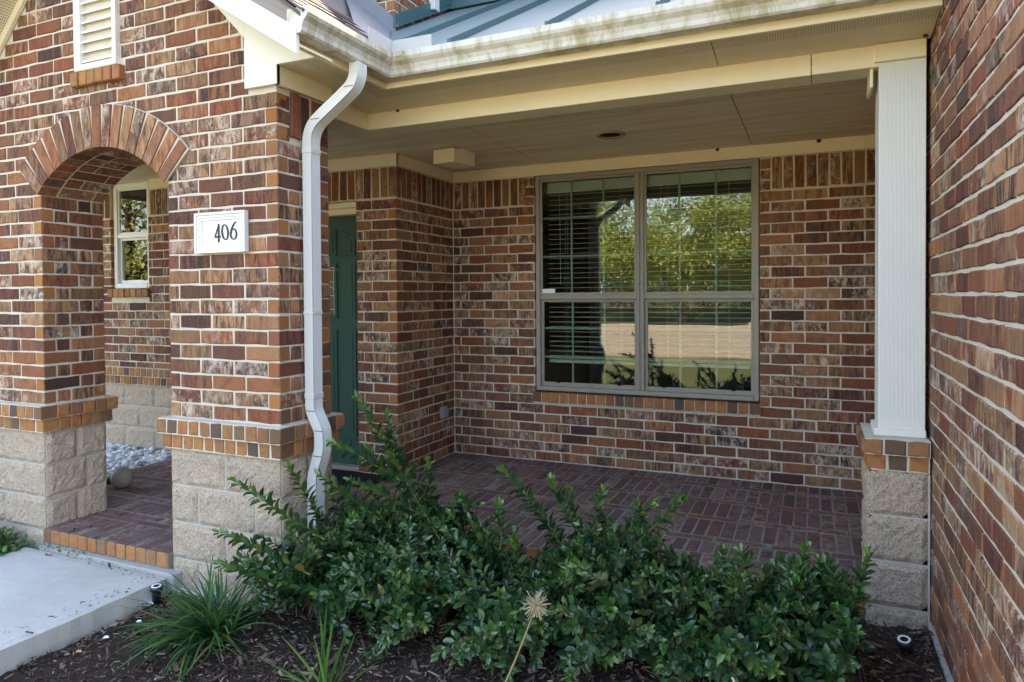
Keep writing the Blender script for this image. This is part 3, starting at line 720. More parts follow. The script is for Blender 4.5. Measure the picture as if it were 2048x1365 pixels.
# ---- eave soffits and fascias
V = [(-2.45, 3.155, 2.482), (XW-.002, 3.155, 2.482), (XW-.002, 3.445, 2.450), (-2.45, 3.445, 2.450)]
def sheet(name, V, th, mat, parent): return link(name, mesh(name, V+[(x, y, z+th) for x, y, z in V], [(0, 3, 2, 1), (4, 5, 6, 7), (0, 1, 5, 4), (1, 2, 6, 5), (2, 3, 7, 6), (3, 0, 4, 7)]), mat, parent)
sheet('soffit', [(-2.13, 3.155, 2.482), (-.428, 3.155, 2.482), (-.428, 3.445, 2.450), (-2.44, 3.445, 2.450)], .008, 'soffit_front', house)
sheet('soffit', [(-.424, 3.155, 2.482), (XW-.002, 3.155, 2.482), (XW-.002, 3.445, 2.450), (-.424, 3.445, 2.450)], .008, 'soffit_front', house)
sheet('soffit', [(-2.44, 2.589, 2.4795), (-2.132, 2.589, 2.4795), (-2.132, 3.157, 2.4825), (-2.442, 3.443, 2.4505)], .008, 'soffit_side', house)
box('fascia', 'trim', house, -2.13, XW-.002, 3.130, 3.150, 2.474, 2.60, .002)
box('fascia', 'trim', house, -2.131, -2.111, 2.385, 3.129, 2.4735, 2.60, .002)
# ---- gutters (K profile)
PROF = [(.002, .0), (.072, .0), (.080, .010), (.083, .030), (.092, .050), (.110, .068), (.117, .082), (.117, .110), (.105, .112), (.105, .104), (.112, .102), (.111, .084), (.104, .071), (.086, .053), (.077, .032), (.074, .013), (.069, .006), (.008, .006), (.008, .106), (.002, .106)]
def gutter(name, a0, a1, f):
    n = len(PROF); V = [f(o, z, a0(o)) for o, z in PROF]+[f(o, z, a1(o)) for o, z in PROF]
    F = [(i, (i+1) % n, n+(i+1) % n, n+i) for i in range(n)]
    return link(name, mesh(name, V, F), 'gutter_paint', house)
GZ = 2.503
g1 = gutter('gutter', lambda o: -2.109+o, lambda o: XW-.003, lambda o, z, a: (a, 3.129-o, GZ+z+.010*max(0, (a+2.1))/2.5))
g2 = gutter('gutter', lambda o: 2.372, lambda o: 3.129-o, lambda o, z, a: (-2.110+o, a, GZ+z))
MB().prism([(-2.110+o, GZ+z) for o, z in PROF[:8]]+[(-2.108, GZ+.11)], 2.369, 2.372, 'Y').build('end_cap', 'gutter_paint', g2)
box('joint_strap', 'gutter_paint', g1, -1.985, -1.93, 3.007, 3.010, GZ+.086, GZ+.110)
gg = MB(); gcx, gcy = -2.109+.110, 3.129-.110
gg.box(gcx-.003, gcx, gcy-.20, gcy, GZ+.10, GZ+.178); gg.box(gcx, gcx+.235, gcy-.003, gcy, GZ+.10, GZ+.172); gg.build('splash_guard', 'guard_metal', g1)
# ---- downspout with elbows
def dpath():
    P = [(-2.052, 2.50), (-2.052, 2.455), (-2.058, 2.425), (-2.078, 2.392), (-2.105, 2.370), (-2.272, 2.262), (-2.305, 2.238), (-2.330, 2.205), (-2.343, 2.165), (-2.345, 2.12), (-2.345, .835), (-2.345, .795), (-2.338, .770), (-2.300, .700), (-2.290, .668), (-2.290, .600), (-2.296, .570), (-2.330, .470), (-2.338, .44), (-2.339, .40), (-2.339, .02)]
    for _ in range(2):
        Q = [P[0]]
        for a, b in zip(P[:-1], P[1:]): Q += [(a[0]*.75+b[0]*.25, a[1]*.75+b[1]*.25), (a[0]*.25+b[0]*.75, a[1]*.25+b[1]*.75)]
        P = Q+[P[-1]]
    return P
ww, dd = .036, .0265                     # half sizes across Y and X
sec = [(-ww, -dd), (-ww, dd)]            # (y, n) with ribs on the +n face
for i in range(5): y = -ww+.010+i*.0115; sec += [(y, dd), (y+.0025, dd-.006), (y+.0065, dd-.006), (y+.0085, dd)]
sec += [(ww, dd), (ww, -dd)]
P = dpath(); V = []; F = []; m = len(sec); YD = 2.800
for i, (x, z) in enumerate(P):
    a = Vector(P[max(i-1, 0)]); b = Vector(P[min(i+1, len(P)-1)]); t = (b-a).normalized(); nrm = Vector((-t.y, t.x)); nrm = nrm if nrm.x > 0 else -nrm
    if i in (0, 1): nrm = Vector((1, 0))
    for y, n_ in sec: V.append((x+nrm.x*n_, YD+y, z+nrm.y*n_))
for i in range(len(P)-1):
    for j in range(m): F.append((i*m+j, i*m+(j+1) % m, (i+1)*m+(j+1) % m, (i+1)*m+j))
F.append(tuple(range(m))); F.append(tuple((len(P)-1)*m+j for j in range(m)))
dsp = link('downspout', mesh('downspout', V, F), 'downspout_paint', house)
for z in (2.10, 1.29, .86):
    MB().box(-2.345-dd-.003, -2.345+dd+.003, YD-ww-.003, YD+ww+.003, z-.016 if z != 1.29 else z-.02, z+.012 if z != 1.29 else z, .002).build('strap', 'downspout_paint', dsp)
for (xa, za, dx, dz) in ((-2.085, 2.386, .02, .012), (-2.29, 2.25, .02, .02), (-2.342, .782, 0, 0), (-2.292, .684, 0, 0), (-2.30, .556, 0, 0)):
    box('crimp', 'dark', dsp, xa-dd*.98, xa+dd+.0012, YD-ww-.0012, YD-ww+.001, za-.0015, za+.0015)

# ---- gable rake boards, flared at the eave; pork-chop return
def rk_z(x):                               # underside of rake / roof line, right side
    return 2.415+(-2.055-x)*.625 if x > -2.76 else 2.415+.705*.625+(-2.76-x)*1.02
def rf_z(x):                               # top of the shingle deck
    return 2.592+(-2.035-x)*.80 if x > -2.76 else 2.592+.725*.80+(-2.76-x)*.93
xs_r = [-2.055, -2.40, -2.76, -3.2, AX]
def strip(name, mat, d0, d1, y0, y1, xs, side=1):
    B = MB()
    for a, b in zip(xs[:-1], xs[1:]):
        B.prism([(2*AX-a if side < 0 else a, rk_z(a)+d0), (2*AX-b if side < 0 else b, rk_z(b)+d0), (2*AX-b if side < 0 else b, rk_z(b)+d1), (2*AX-a if side < 0 else a, rk_z(a)+d1)], y0, y1)
    return B.build(name, mat, house)
for sd in (1, -1):
    strip('rake_board', 'rake_paint', 0, .112, 2.365, 2.385, xs_r, sd); strip('rake_trim', 'brown_trim', .1125, .150, 2.372, 2.39, xs_r, sd)
    bt = MB()
    for a, b in zip(xs_r[:-1], xs_r[1:]): bt.prism([(2*AX-x if sd < 0 else x, z) for x, z in ((a, rk_z(a)+.1505), (b, rk_z(b)+.1505), (b, rf_z(b)-.021), (a, rf_z(a)-.021))], 2.376, 2.392)
    bt.build('rake_trim', 'brown_trim', house)
    strip('rake_soffit', 'soffit_rake' if sd < 0 else 'trim', .035, .045, 2.386, YA-.001, xs_r, sd)
MB().prism([(-2.574, 2.388), (-2.370, 2.388), (-2.370, 2.4795), (-2.12, 2.4795), (-2.10, 2.52), (-2.574, 2.79)], YA-.022, YA-.001).build('eave_return', 'rake_paint', house)
for sd in (1, -1):
    q = lambda x: 2*AX-x if sd < 0 else x
    MB().prism([(q(-2.576), 2.640), (q(AX), 3.757), (q(AX), 3.90), (q(-2.576), 2.80)], YA-.021, YA-.0015).build('frieze_board', 'rake_paint' if sd > 0 else 'trim', house)
# ---- shingle roof over the arch gable
rf = MB()
for sd in (1, -1):
    q = lambda x: 2*AX-x if sd < 0 else x
    for a, b in zip([-2.035, -2.76, AX][:-1], [-2.035, -2.76, AX][1:]):
        V = [(q(a), 2.362, rf_z(a)-.02), (q(b), 2.362, rf_z(b)-.02), (q(b), 4.374, rf_z(b)-.02), (q(a), 4.374, rf_z(a)-.02)]
        rf.add(V+[(x, y, z+.018) for x, y, z in V], [(0, 1, 2, 3), (4, 7, 6, 5), (0, 4, 5, 1), (1, 5, 6, 2), (2, 6, 7, 3), (3, 7, 4, 0)])
sr = rf.build('shingle_roof', 'shingle', house)
sl_ = Vector((-1, 0, .80)).normalized(); nn = Vector((.80, 0, 1)).normalized(); e0 = Vector((-2.020, 0, rf_z(-2.022)))
for i in range(7):
    y = 2.356-random.uniform(0, .1)
    while y < 2.98+i*.105:
        wd = random.uniform(.14, .24); lift = random.uniform(.003, .008); b_ = e0+sl_*(i*.105-random.choice((0, .0, .012)))
        V = []
        for yy in (max(y, 2.356), y+wd-.006):
            for s_, h in ((0, 0.0), (.21, 0.0), (.21, .004), (0, .007+lift)): p_ = b_+sl_*s_+nn*(h+.001+(.006 if s_ == 0 else 0)); V.append((p_.x, yy, p_.z))
        link('shingle', mesh('shingle', V, [(0, 1, 2, 3), (4, 7, 6, 5), (0, 3, 7, 4), (3, 2, 6, 7), (2, 1, 5, 6), (1, 0, 4, 5)]), 'shingle', sr); y += wd
# ---- standing-seam porch roof
SLP = .545; RY0, RZ0 = 3.045, 2.612
def mr_z(y): return RZ0+(y-RY0)*SLP
MB().add([(XR-1.4, YB, mr_z(YB)), (XW+.2, YB, mr_z(YB)), (XW+.2, RY0, RZ0), (-2.06, RY0, RZ0)], [(0, 3, 2, 1)]).add([(XR-1.4, YB, mr_z(YB)-.03), (XW+.2, YB, mr_z(YB)-.03), (XW+.2, RY0, RZ0-.03), (-2.06, RY0, RZ0-.03)], [(0, 1, 2, 3)]).build('roof_deck', 'metal_roof', house)
mrf = [o for o in house.children if o.name.startswith('roof_deck')][0]; mrf.name = 'metal_roof'
for i, x in enumerate(np.arange(-2.205, XW, .523)):
    y0 = RY0+.004 if x > -2.06 else RY0+(-2.06-x)*1.25
    if i == 0: y0 = 3.30
    V = []
    for y in (y0, YB-.09):
        for dx, dz in ((-.012, .001), (.012, .001), (.009, .036), (-.009, .036)): V.append((x+dx, y, mr_z(y)+dz))
    link('standing_seam', mesh('seam', V, [(0, 1, 2, 3), (4, 7, 6, 5), (0, 4, 5, 1), (1, 5, 6, 2), (2, 6, 7, 3), (3, 7, 4, 0)]), 'metal_trim', mrf)
# step flashing on the upper wall, apron flashing, grey valley metal
def slanted(name, mat, y0, y1, x0, x1, lo, hi):
    V = [(x, y, mr_z(y)+d) for x in (x0, x1) for y, d in ((y0, lo), (y1, lo), (y1, hi), (y0, hi))]
    return link(name, mesh(name, V, [(0, 1, 2, 3), (4, 7, 6, 5), (0, 4, 5, 1), (1, 5, 6, 2), (2, 6, 7, 3), (3, 7, 4, 0)]), mat, mrf)
slanted('step_flashing', 'metal_trim', YE-.02, YB-.01, XR+.001, XR+.022, .03, .125); slanted('step_flashing', 'metal_trim', YE-.02, YB-.012, XR+.022, XR+.05, .028, .050)
box('apron_flashing', 'metal_trim', mrf, XR+.024, XW, YB-.02, YB-.001, mr_z(YB)-.02, mr_z(YB)+.13); box('apron_flashing', 'metal_trim', mrf, XR+.05, XW, YB-.095, YB-.021, mr_z(YB)-.03, mr_z(YB)+.035)
def sh_z(x): return rf_z(x)
V = []
for x, y in ((-2.10, 3.13), (-2.30, 3.13), (-3.32, 4.36), (-2.90, 4.36)): V.append((x, y, max(sh_z(x), mr_z(y))+.012))
vl = link('valley_flashing', mesh('valley', V+[(x, y, z-.006) for x, y, z in V], [(0, 1, 2, 3), (4, 7, 6, 5), (0, 4, 5, 1), (1, 5, 6, 2), (2, 6, 7, 3), (3, 7, 4, 0)]), 'flashing', mrf)
V = [(x, YE-.004-d, sh_z(x)+h) for x in (-2.86, -3.7) for d, h in ((0.0, .16), (.012, .16), (.012, .03), (.20, .02), (.20, .012), (0, .012))]
link('wall_flashing', mesh('wflash', V, [tuple(range(6)), tuple(range(11, 5, -1))]+[(i, (i+1) % 6, 6+(i+1) % 6, 6+i) for i in range(6)]), 'flashing', mrf)
# ---- upper storey: brick walls above the roofs, eave and main roof (outside the frame, but they shade the porch)
UZ = 4.72
ub = MB(); ub.box(-9.0, XR-SP, YE+SP, YE+.11, 2.602, UZ); ub.box(XR-.11, XR-SP, YE+.112, YB+.1, 2.602, UZ); ub.box(XR-.1, XW+.1, YB+SP, YB+.11, 2.602, UZ); ub.box(-9.1, -9.0, YE, 13, -.3, UZ); ub.box(-9, 7, 12.9, 13, -.3, UZ)
uw = ub.build('upper_wall', 'mortar', house); UF = Field(uw, 120)
for kz in range(33, 60):
    zc = kz*CZ+.006+BH/2; par = kz % 2
    st = XR if par == 0 else XR-BD-J
    for a, b in spans(-st, 8.99, 0): UF.brick((-(a+b)/2, YE, zc), RF, b-a, show=a < 3.3)
    for a, b in spans(YE+BD+J if par == 0 else YE, YB-.002, 0): UF.brick((XR, (a+b)/2, zc), RP, b-a)
    for a, b in spans(XR+.004, XW, .14 if par else .06): UF.brick(((a+b)/2, YB, zc), RF, b-a, show=False)
UF.done()
q = px(868, 8, 0, XR+.03); box('upper_downspout', 'downspout_paint', house, XR+.004, XR+.06, q.y-.04, q.y+.04, q.z-.06, UZ, .004)
mrB = MB(); mrB.prism([(4.95, UZ-.02), (4.95, UZ+.12), (8.9, UZ+1.75), (13.2, UZ+.12), (13.2, UZ-.02)], -9.4, 7.3, 'X'); mrB.build('main_roof', 'roof_far', house)
mrB = MB(); mrB.prism([(4.08, UZ-.02), (4.08, UZ+.1), (4.949, UZ+.45), (4.949, UZ-.02)], -9.4, XR+.3, 'X'); mrB.build('main_roof', 'roof_far', house)
wg = MB(); wg.box(XW+.121, 7.0, .35, 12.8, -.5, 2.75); wg.build('wing_body', 'brick', house)
wg = MB(); wg.prism([(XW-.0+.02, 3.301), (XW+.02, 3.36), (3.7, 4.7), (7.4, 3.0), (7.4, 2.9)], .1, 5.0, 'Y'); wg.build('wing_roof', 'roof_far', house)

# ---- front door
door = box('front_door', 'door_paint', house, DX0+.045, DX1-.045, 4.470, 4.512, .03, 1.995)
MB().box(DX0, DX0+.044, YE+.07, YE+.15, .0, 2.03).box(DX1-.044, DX1, YE+.07, YE+.15, .0, 2.03).build('door_jamb', 'door_paint', house)
hd = MB(); hd.box(DX0+.0, DX1-.002, YE+.012, YE+.14, 2.000, 2.048, .004).box(DX0, DX1-.002, YE+.002, YE+.12, 2.050, 2.094, .004); hd.build('door_header', 'trim', house)
box('threshold', 'aluminium', house, DX0, DX1, YE+.01, YE+.2, -.006, .028, .006)
box('door_cavity', 'room', house, DX0-.1, DX1+.1, 4.60, 4.62, 0, 2.3)
def raised(x0, x1, z0, z1, arch=0.0):
    b = MB(); y = 4.470
    for m_, h in ((0, .006), (.016, .0), (.03, .010)):
        x_, X_, z_, Z_ = x0+m_, x1-m_, z0+m_, z1-m_
        if arch and m_ >= 0: b.prism([(x_, z_), (X_, z_), (X_, Z_-arch), (x_+(X_-x_)*.45, Z_-arch*.25), (x_, Z_)], y-h-.004, y-.0005-.0005*m_*30)
        else: b.prism([(x_, z_), (X_, z_), (X_, Z_), (x_, Z_)], y-h-.004, y-.0005-.0005*m_*30)
    return b.build('door_panel', 'door_paint', door)
for z0, z1, ar in ((1.685, 1.875, .055), (1.175, 1.640, 0), (.25, 1.10, 0)): raised(-3.455, -3.315, z0, z1, ar)
raised(-3.70, -3.50, 1.685, 1.90); raised(-3.70, -3.50, .25, 1.10); raised(-4.15, -3.76, .25, 1.10); raised(-4.15, -4.01, 1.175, 1.64)
dg = MB().box(-3.95, -3.512, 4.462, 4.4655, 1.215, 1.60).build('door_light', 'door_glass', door)
MB().box(-3.97, -3.494, 4.456, 4.4695, 1.60, 1.625).box(-3.97, -3.494, 4.456, 4.4695, 1.19, 1.215).box(-3.512, -3.494, 4.456, 4.4695, 1.2151, 1.5999).box(-3.97, -3.95, 4.456, 4.4695, 1.2151, 1.5999).build('light_frame', 'door_paint', door)
cm = MB(); rg = random.Random(5)
for i in range(12):
    x = -3.515-rg.uniform(0, .16); z = 1.222+i*.031; pts = [(x-.05*math.sin(t*2.4+i), 4.460, min(1.597, z+.05*t+.012*math.sin(5*t))) for t in np.linspace(0, 1, 7)]; cm.tube(pts, .0032, 5)
for x in (-3.520, -3.57, -3.63, -3.70): cm.tube([(x, 4.460, 1.217), (x-.008, 4.460, 1.42), (x, 4.460, 1.598)], .0028, 5)
for z in (1.26, 1.37, 1.48, 1.57): cm.tube([(-3.514, 4.459, z), (-3.94, 4.459, z+.01)], .0028, 5)
cm.build('came', 'came', door)

# ---- windows
def window(name, X0, X1, Z0, Z1, Y0, halves, fm, fw=.035, rows=(3, 3), cols=3, recess=.03):
    wn = thing(name, '', ''); del wn['label']; del wn['category']; wn.parent = house; wn.matrix_parent_inverse = Matrix.Translation(-Vector(house.location)); wn.location = (0, 0, 0)
    fr_ = MB(); y0, y1 = Y0, Y0+.075
    fr_.box(X0, X0+fw, y0, y1, Z0, Z1, .003).box(X1-fw, X1, y0, y1, Z0, Z1, .003).box(X0+fw+.001, X1-fw-.001, y0+.002, y1, Z1-fw, Z1, .003).box(X0+fw+.001, X1-fw-.001, y0-.006, y1, Z0, Z0+fw, .003)
    fr_.build('frame', fm, wn)
    n = halves; W_ = (X1-X0)/n
    if n == 2: MB().box((X0+X1)/2-.030, (X0+X1)/2-.004, y0+.001, y1, Z0+fw+.001, Z1-fw-.001, .004).box((X0+X1)/2+.004, (X0+X1)/2+.030, y0+.001, y1, Z0+fw+.001, Z1-fw-.001, .004).box((X0+X1)/2-.0039, (X0+X1)/2+.0039, y0+.012, y1, Z0+fw+.001, Z1-fw-.001).build('mullion', fm, wn)
    zm = Z0+(Z1-Z0)*.435 if n == 2 else Z0+(Z1-Z0)*.5
    for h in range(n):
        a = X0+(fw+.001 if h == 0 else W_+.031); b = X1-(fw+.001 if h == n-1 else W_+.031)
        MB().box(a, b, y0+.004, y1-.01, zm-.018, zm+.018, .003).build('meeting_rail', fm, wn)
        for lo, (za, zb, yy) in enumerate(((zm+.0185, Z1-fw-.001, y0+.022), (Z0+fw+.001, zm-.0185, y0+.040))):
            s_ = .016 if lo == 0 else .020
            sb = MB(); sb.box(a, a+s_, yy-.008, yy+.014, za, zb).box(b-s_, b, yy-.008, yy+.014, za, zb).box(a+s_, b-s_, yy-.007, yy+.013, zb-s_, zb).box(a+s_, b-s_, yy-.007, yy+.013, za, za+s_*(1.0 if lo == 0 else 1.6)); sb.build('sash', fm, wn)
            MB().box(a+s_*.6, b-s_*.6, yy, yy+.004, za+s_*.6, zb-s_*.6).build('pane', 'glass', wn)
            for i in range(1, cols): x = a+(b-a)*i/cols; MB().box(x-.008, x+.008, yy+.006, yy+.010, za+s_, zb-s_).build('muntin', 'muntin', wn)
            for i in range(1, rows[lo]): z = za+(zb-za)*i/rows[lo]; MB().box(a+s_, b-s_, yy+.0102, yy+.0135, z-.008, z+.008).build('muntin', 'muntin', wn)
            if lo == 1:
                for t in (.18, .82): x = a+(b-a)*t; MB().box(x-.014, x+.014, yy-.016, yy-.008, za+.028, za+.040).build('latch', 'dark', wn)
    return wn, zm
fwn, FZM = window('front_window', QX0+.004, QX1-.004, QZ0-.005, QZ1-.002, YB+.012, 2, 'aluminium')
box('sticker', 'lens_white', fwn, QX0+.055, QX0+.165, YB+.030, YB+.0325, FZM+.024, FZM+.068)
MB().box(QX0-.004, QX1+.004, YB+.09, YB+.10, QZ1-.003, QZ1+.03).build('head_flashing', 'aluminium', fwn)
swn, _ = window('side_window', WX0+.004, WX1-.004, WZ0, WZ1, YE+.03, 1, 'white_frame', .045, (2, 2), 2)
# rooms behind the glass
def room(X0, X1, Y0, Y1, Z0, Z1):
    b = MB(); t = .03
    b.box(X0, X1, Y1, Y1+t, Z0, Z1).box(X0-t, X0, Y0, Y1, Z0, Z1).box(X1, X1+t, Y0, Y1, Z0, Z1).box(X0, X1, Y0, Y1, Z0-t, Z0).box(X0, X1, Y0, Y1, Z1, Z1+t); return b.build('room_interior', 'room', house)
room(-2.7, .35, YB+.115, 8.6, .02, 2.42); room(-7.0, -4.4, YE+.115, 7.0, .02, 2.42)
def blind(X0, X1, Ztop, Zbot, Y, label, pitch=.0405, wdt=.046, cords=(.2, .8), sag=0.0):
    t = thing('window_blind', label, 'window blind', ((X0+X1)/2, Y, Zbot), None)
    box('headrail', 'blind', t, X0, X1, Y-.02, Y+.035, Ztop-.05, Ztop, .003); box('valance', 'blind', t, X0-.004, X1+.004, Y-.030, Y-.022, Ztop-.085, Ztop+.002, .002)
    n = int((Ztop-.10-Zbot-.05)/pitch); me = MB().box(-(X1-X0)/2+.004, (X1-X0)/2-.004, -wdt/2, wdt/2, -.0014, .0014).V
    sm = mesh('slat', me, [(0, 2, 3, 1), (4, 5, 7, 6), (0, 1, 5, 4), (2, 6, 7, 3), (0, 4, 6, 2), (1, 3, 7, 5)]); sm.materials.append(M['blind'])
    for i in range(n):
        z = Ztop-.10-i*pitch; o = link('slat', sm, None, t); o.location = ((X0+X1)/2, Y, z); o.rotation_euler = (R(random.gauss(4, .8)), random.gauss(0, .0012), 0)
    zb = Ztop-.10-n*pitch
    for i in range(6): o = link('slat', sm, None, t); o.location = ((X0+X1)/2, Y+random.uniform(-.002, .002), zb-.004*i+.0); o.rotation_euler = (0, random.gauss(0, .001), 0)
    box('bottom_rail', 'blind', t, X0+.004, X1-.004, Y-.026, Y+.026, zb-.056, zb-.028, .003)
    for c_ in cords:
        for dy in (-.026, .026): MB().tube([(X0+(X1-X0)*c_, Y+dy, Ztop-.05), (X0+(X1-X0)*c_, Y+dy, zb-.03)], .0013, 4).build('ladder_cord', 'blind', t)
    MB().tube([(X0+(X1-X0)*.14, Y-.036, Ztop-.07), (X0+(X1-X0)*.145, Y-.036, (Ztop+Zbot)/2-.1)], .0022, 5).build('pull_cord', 'blind', t)
    return t
mx_ = (QX0+QX1)/2
blind(QX0+.07, mx_-.03, QZ1-.05, .80, YB+.155, 'pale horizontal blind behind the left half of the large porch window')
blind(mx_+.03, QX1-.07, QZ1-.05, .80, YB+.155, 'pale horizontal blind behind the right half of the large porch window, under the reflected trees')
blind(WX0+.06, WX1-.06, WZ1-.04, WZ0+.03, YE+.165, 'white horizontal blind in the small window seen through the brick arch', .036)

# ================================================================== THINGS ON THE HOUSE
# address plaque
Xa, Xb, Za, Zb = -2.920, -2.578, 1.586, 1.792; yp = YA-.002
ap = thing('address_plaque', 'white framed address plaque with black numerals 406 on the pier', 'sign', ((Xa+Xb)/2, yp, Za))
fr_ = MB(); t1 = .036
for d, y_ in ((0, .030), (.014, .024), (.026, .018)):
    a, b, c_, e = Xa+d, Xb-d, Za+d, Zb-d; w_ = .0132
    fr_.box(a, a+w_, yp-y_, yp, c_, e, .002).box(b-w_, b, yp-y_, yp, c_, e, .002).box(a+w_, b-w_, yp-y_+.0002, yp, e-w_, e, .002).box(a+w_, b-w_, yp-y_+.0002, yp, c_, c_+w_, .002)
fr_.build('frame', 'plaque_white', ap); box('panel', 'plaque_white', ap, Xa+.036, Xb-.036, yp-.009, yp-.001, Za+.036, Zb-.036)
def stroke(pts, wd, y0, y1):
    n = len(pts); L, R_ = [], []
    for i in range(n):
        a = Vector(pts[max(i-1, 0)]); b = Vector(pts[min(i+1, n-1)]); t = (b-a).normalized(); nn_ = Vector((-t.y, t.x)); h = (wd[i] if isinstance(wd, list) else wd)/2
        L.append(Vector(pts[i])+nn_*h); R_.append(Vector(pts[i])-nn_*h)
    B = MB()
    for i in range(n-1): B.prism([tuple(L[i]), tuple(L[i+1]), tuple(R_[i+1]), tuple(R_[i])], y0, y1)
    return B
yd0, yd1 = yp-.0135, yp-.0092
def digit(B): B.build('numeral', 'digit_black', ap)
H_ = .082; bx = -2.795; bz = 1.652
B = stroke([(.026, .076), (.016, .050), (.001, .016)], [.005, .0052, .0055], yd0, yd1); B2 = stroke([(.000, .0155), (.040, .0165)], .0085, yd0-.0003, yd1-.0003); B3 = stroke([(.028, .082), (.0275, .04), (.027, -.012)], [.0075, .0085, .009], yd0-.0006, yd1-.0006)
def shift(B, dx, dz): B.V = [(x+dx, y, z+dz) for x, y, z in B.V]; return B
B.add(B2.V, B2.F); B.add(B3.V, B3.F); digit(shift(B, bx, bz))
def ellipse(cx, cz, rx, rz, tilt, wmin, wmax, n=28):
    pts = []; ws = []
    for i in range(n+1):
        a = 2*math.pi*i/n; x, z = rx*math.cos(a), rz*math.sin(a); pts.append((cx+x*math.cos(tilt)-z*math.sin(tilt), cz+x*math.sin(tilt)+z*math.cos(tilt))); ws.append(wmin+(wmax-wmin)*abs(math.cos(a))**1.3)
    return stroke(pts, ws, yd0, yd1)
digit(shift(ellipse(.070, .038, .0195, .038, .12, .0045, .0095), bx, bz))
B = ellipse(.127, .026, .0195, .026, .05, .0050, .0090); B2 = stroke([(.1105, .030), (.113, .048), (.122, .066), (.134, .080), (.143, .087)], [.0085, .0085, .0075, .0065, .0055], yd0-.0003, yd1-.0003); B.add(B2.V, B2.F); digit(shift(B, bx, bz))
# box-shaped fitting in the ceiling corner
c0 = (-2.43, 4.50, 2.4285)
sb_ = thing('security_light', 'cream box shaped fixture on the porch ceiling corner', 'light fixture', c0)
o = MB().prism([(-.085, -.15), (.085, -.15), (.10, .10), (-.10, .10)], -.105, -.012, 'Z').build('housing', 'trim', None); o.data.transform(Matrix.Rotation(R(-6), 4, 'Z')); o.location = c0; o.parent = sb_; o.matrix_parent_inverse = Matrix.Translation(-Vector(c0))
o = MB().box(-.092, .092, -.156, -.1505, -.110, -.010, .003).build('front_plate', 'trim', None); o.data.transform(Matrix.Rotation(R(-6), 4, 'Z')); o.location = c0; o.parent = sb_; o.matrix_parent_inverse = Matrix.Translation(-Vector(c0))
MB().box(-2.53, -2.33, 4.42, 4.63, 2.416, 2.4282, .002).build('mount', 'trim', sb_)
# recessed can light
c0 = (-1.248, 4.469, 2.4285); cn = thing('recessed_light', 'round recessed ceiling light with dark opening in the porch ceiling', 'ceiling light', c0)
MB().lathe([(.098, 0), (.100, -.006), (.090, -.013), (.076, -.010), (.070, -.002)], c0, 36).build('trim_ring', 'stalk', cn, True); MB().lathe([(.0705, -.003), (.045, -.0025), (.001, -.0025)], c0, 36).build('opening', 'dark', cn, True)
# outlet box low on the return wall
oc = thing('outlet', 'grey weatherproof outlet cover low on the shaded return wall', 'outlet', (XR, 5.053, .38)); box('cover', 'outlet_cover', oc, XR+.001, XR+.03, 5.000, 5.095, .335, .43, .006); box('lid', 'outlet_cover', oc, XR+.031, XR+.042, 5.008, 5.087, .345, .42, .004)
# mud dauber nests
for lab, p_, r_ in (('small mud nest under the front beam near its left end', (-2.24, 3.437, 2.452), .014), ('small mud nest above the right half of the porch window', (-.66, YB-.024, 2.42), .013), ('small mud nest on the back frieze near the white post', (.02, YB-.024, 2.42), .017), ('brown mud nest in the soffit corner above the post cap', (.425, 3.40, 2.452), .010)):
    o = MB().lathe([(.001, -r_), (r_*.7, -r_*.6), (r_, 0), (r_*.6, r_*.7), (.001, r_)], p_, 10).build('mud_nest', 'mud', None, True); tag(o, lab, 'nest', 'mud nests on the porch trim')
# doormat
o = box('doormat', 'mat_rubber', None, -3.55, -2.92, 4.02, 4.33, .002, .018, .004); o.rotation_euler = (0, 0, 0); tag(o, 'black rubber doormat in front of the green door', 'doormat')
# fallen globe lamp behind the left pier
gc = Vector((-4.545, 3.36, .076)); gl_ = thing('globe_lamp', 'tan globe lamp lying on the brick floor by the left pier', 'lamp', (gc.x, gc.y, 0))
ax = Vector((-.9, -.25, -.12)); prof = [(.001, -.075)]+[(.075*math.sin(a), -.075*math.cos(a)) for a in np.linspace(.15, 2.55, 14)]
MB().lathe(prof, gc, 28, ax).build('globe', 'globe', gl_, True); MB().lathe([(.045, .058), (.046, .07), (.040, .080), (.040, .11), (.001, .112)], gc, 24, ax).build('collar', 'black_plastic', gl_, True)
# white pebbles
pb = MB(); rg = random.Random(3)
ico = [(0, 0, 1), (.89, 0, .45), (.28, .85, .45), (-.72, .53, .45), (-.72, -.53, .45), (.28, -.85, .45), (.72, .53, -.45), (-.28, .85, -.45), (-.89, 0, -.45), (-.28, -.85, -.45), (.72, -.53, -.45), (0, 0, -1)]
icf = [(0, 1, 2), (0, 2, 3), (0, 3, 4), (0, 4, 5), (0, 5, 1), (1, 6, 2), (2, 7, 3), (3, 8, 4), (4, 9, 5), (5, 10, 1), (6, 7, 2), (7, 8, 3), (8, 9, 4), (9, 10, 5), (10, 6, 1), (11, 7, 6), (11, 8, 7), (11, 9, 8), (11, 10, 9), (11, 6, 10)]
for _ in range(1500):
    x, y = rg.uniform(-6.4, -5.01), rg.uniform(3.0, 4.36); s_ = rg.uniform(.012, .030); mt = Matrix.Translation((x, y, -.045+rg.uniform(0, .05))) @ Matrix.Rotation(rg.uniform(0, 6), 4, 'Z') @ Matrix.Rotation(rg.uniform(-.6, .6), 4, 'X')
    pb.add([mt @ Vector((a*s_*rg.uniform(.8, 1.2)*1.3, b*s_*rg.uniform(.8, 1.2), c_*s_*rg.uniform(.6, .9))) for a, b, c_ in ico], icf)
tag(stuff(pb.build('pebbles', 'pebble')), 'white pebbles filling the bed under the small window', 'pebbles')
struct(box('pebble_bed', 'cement', None, -7, -5.005, 2.98, 4.378, -.4, -.05))
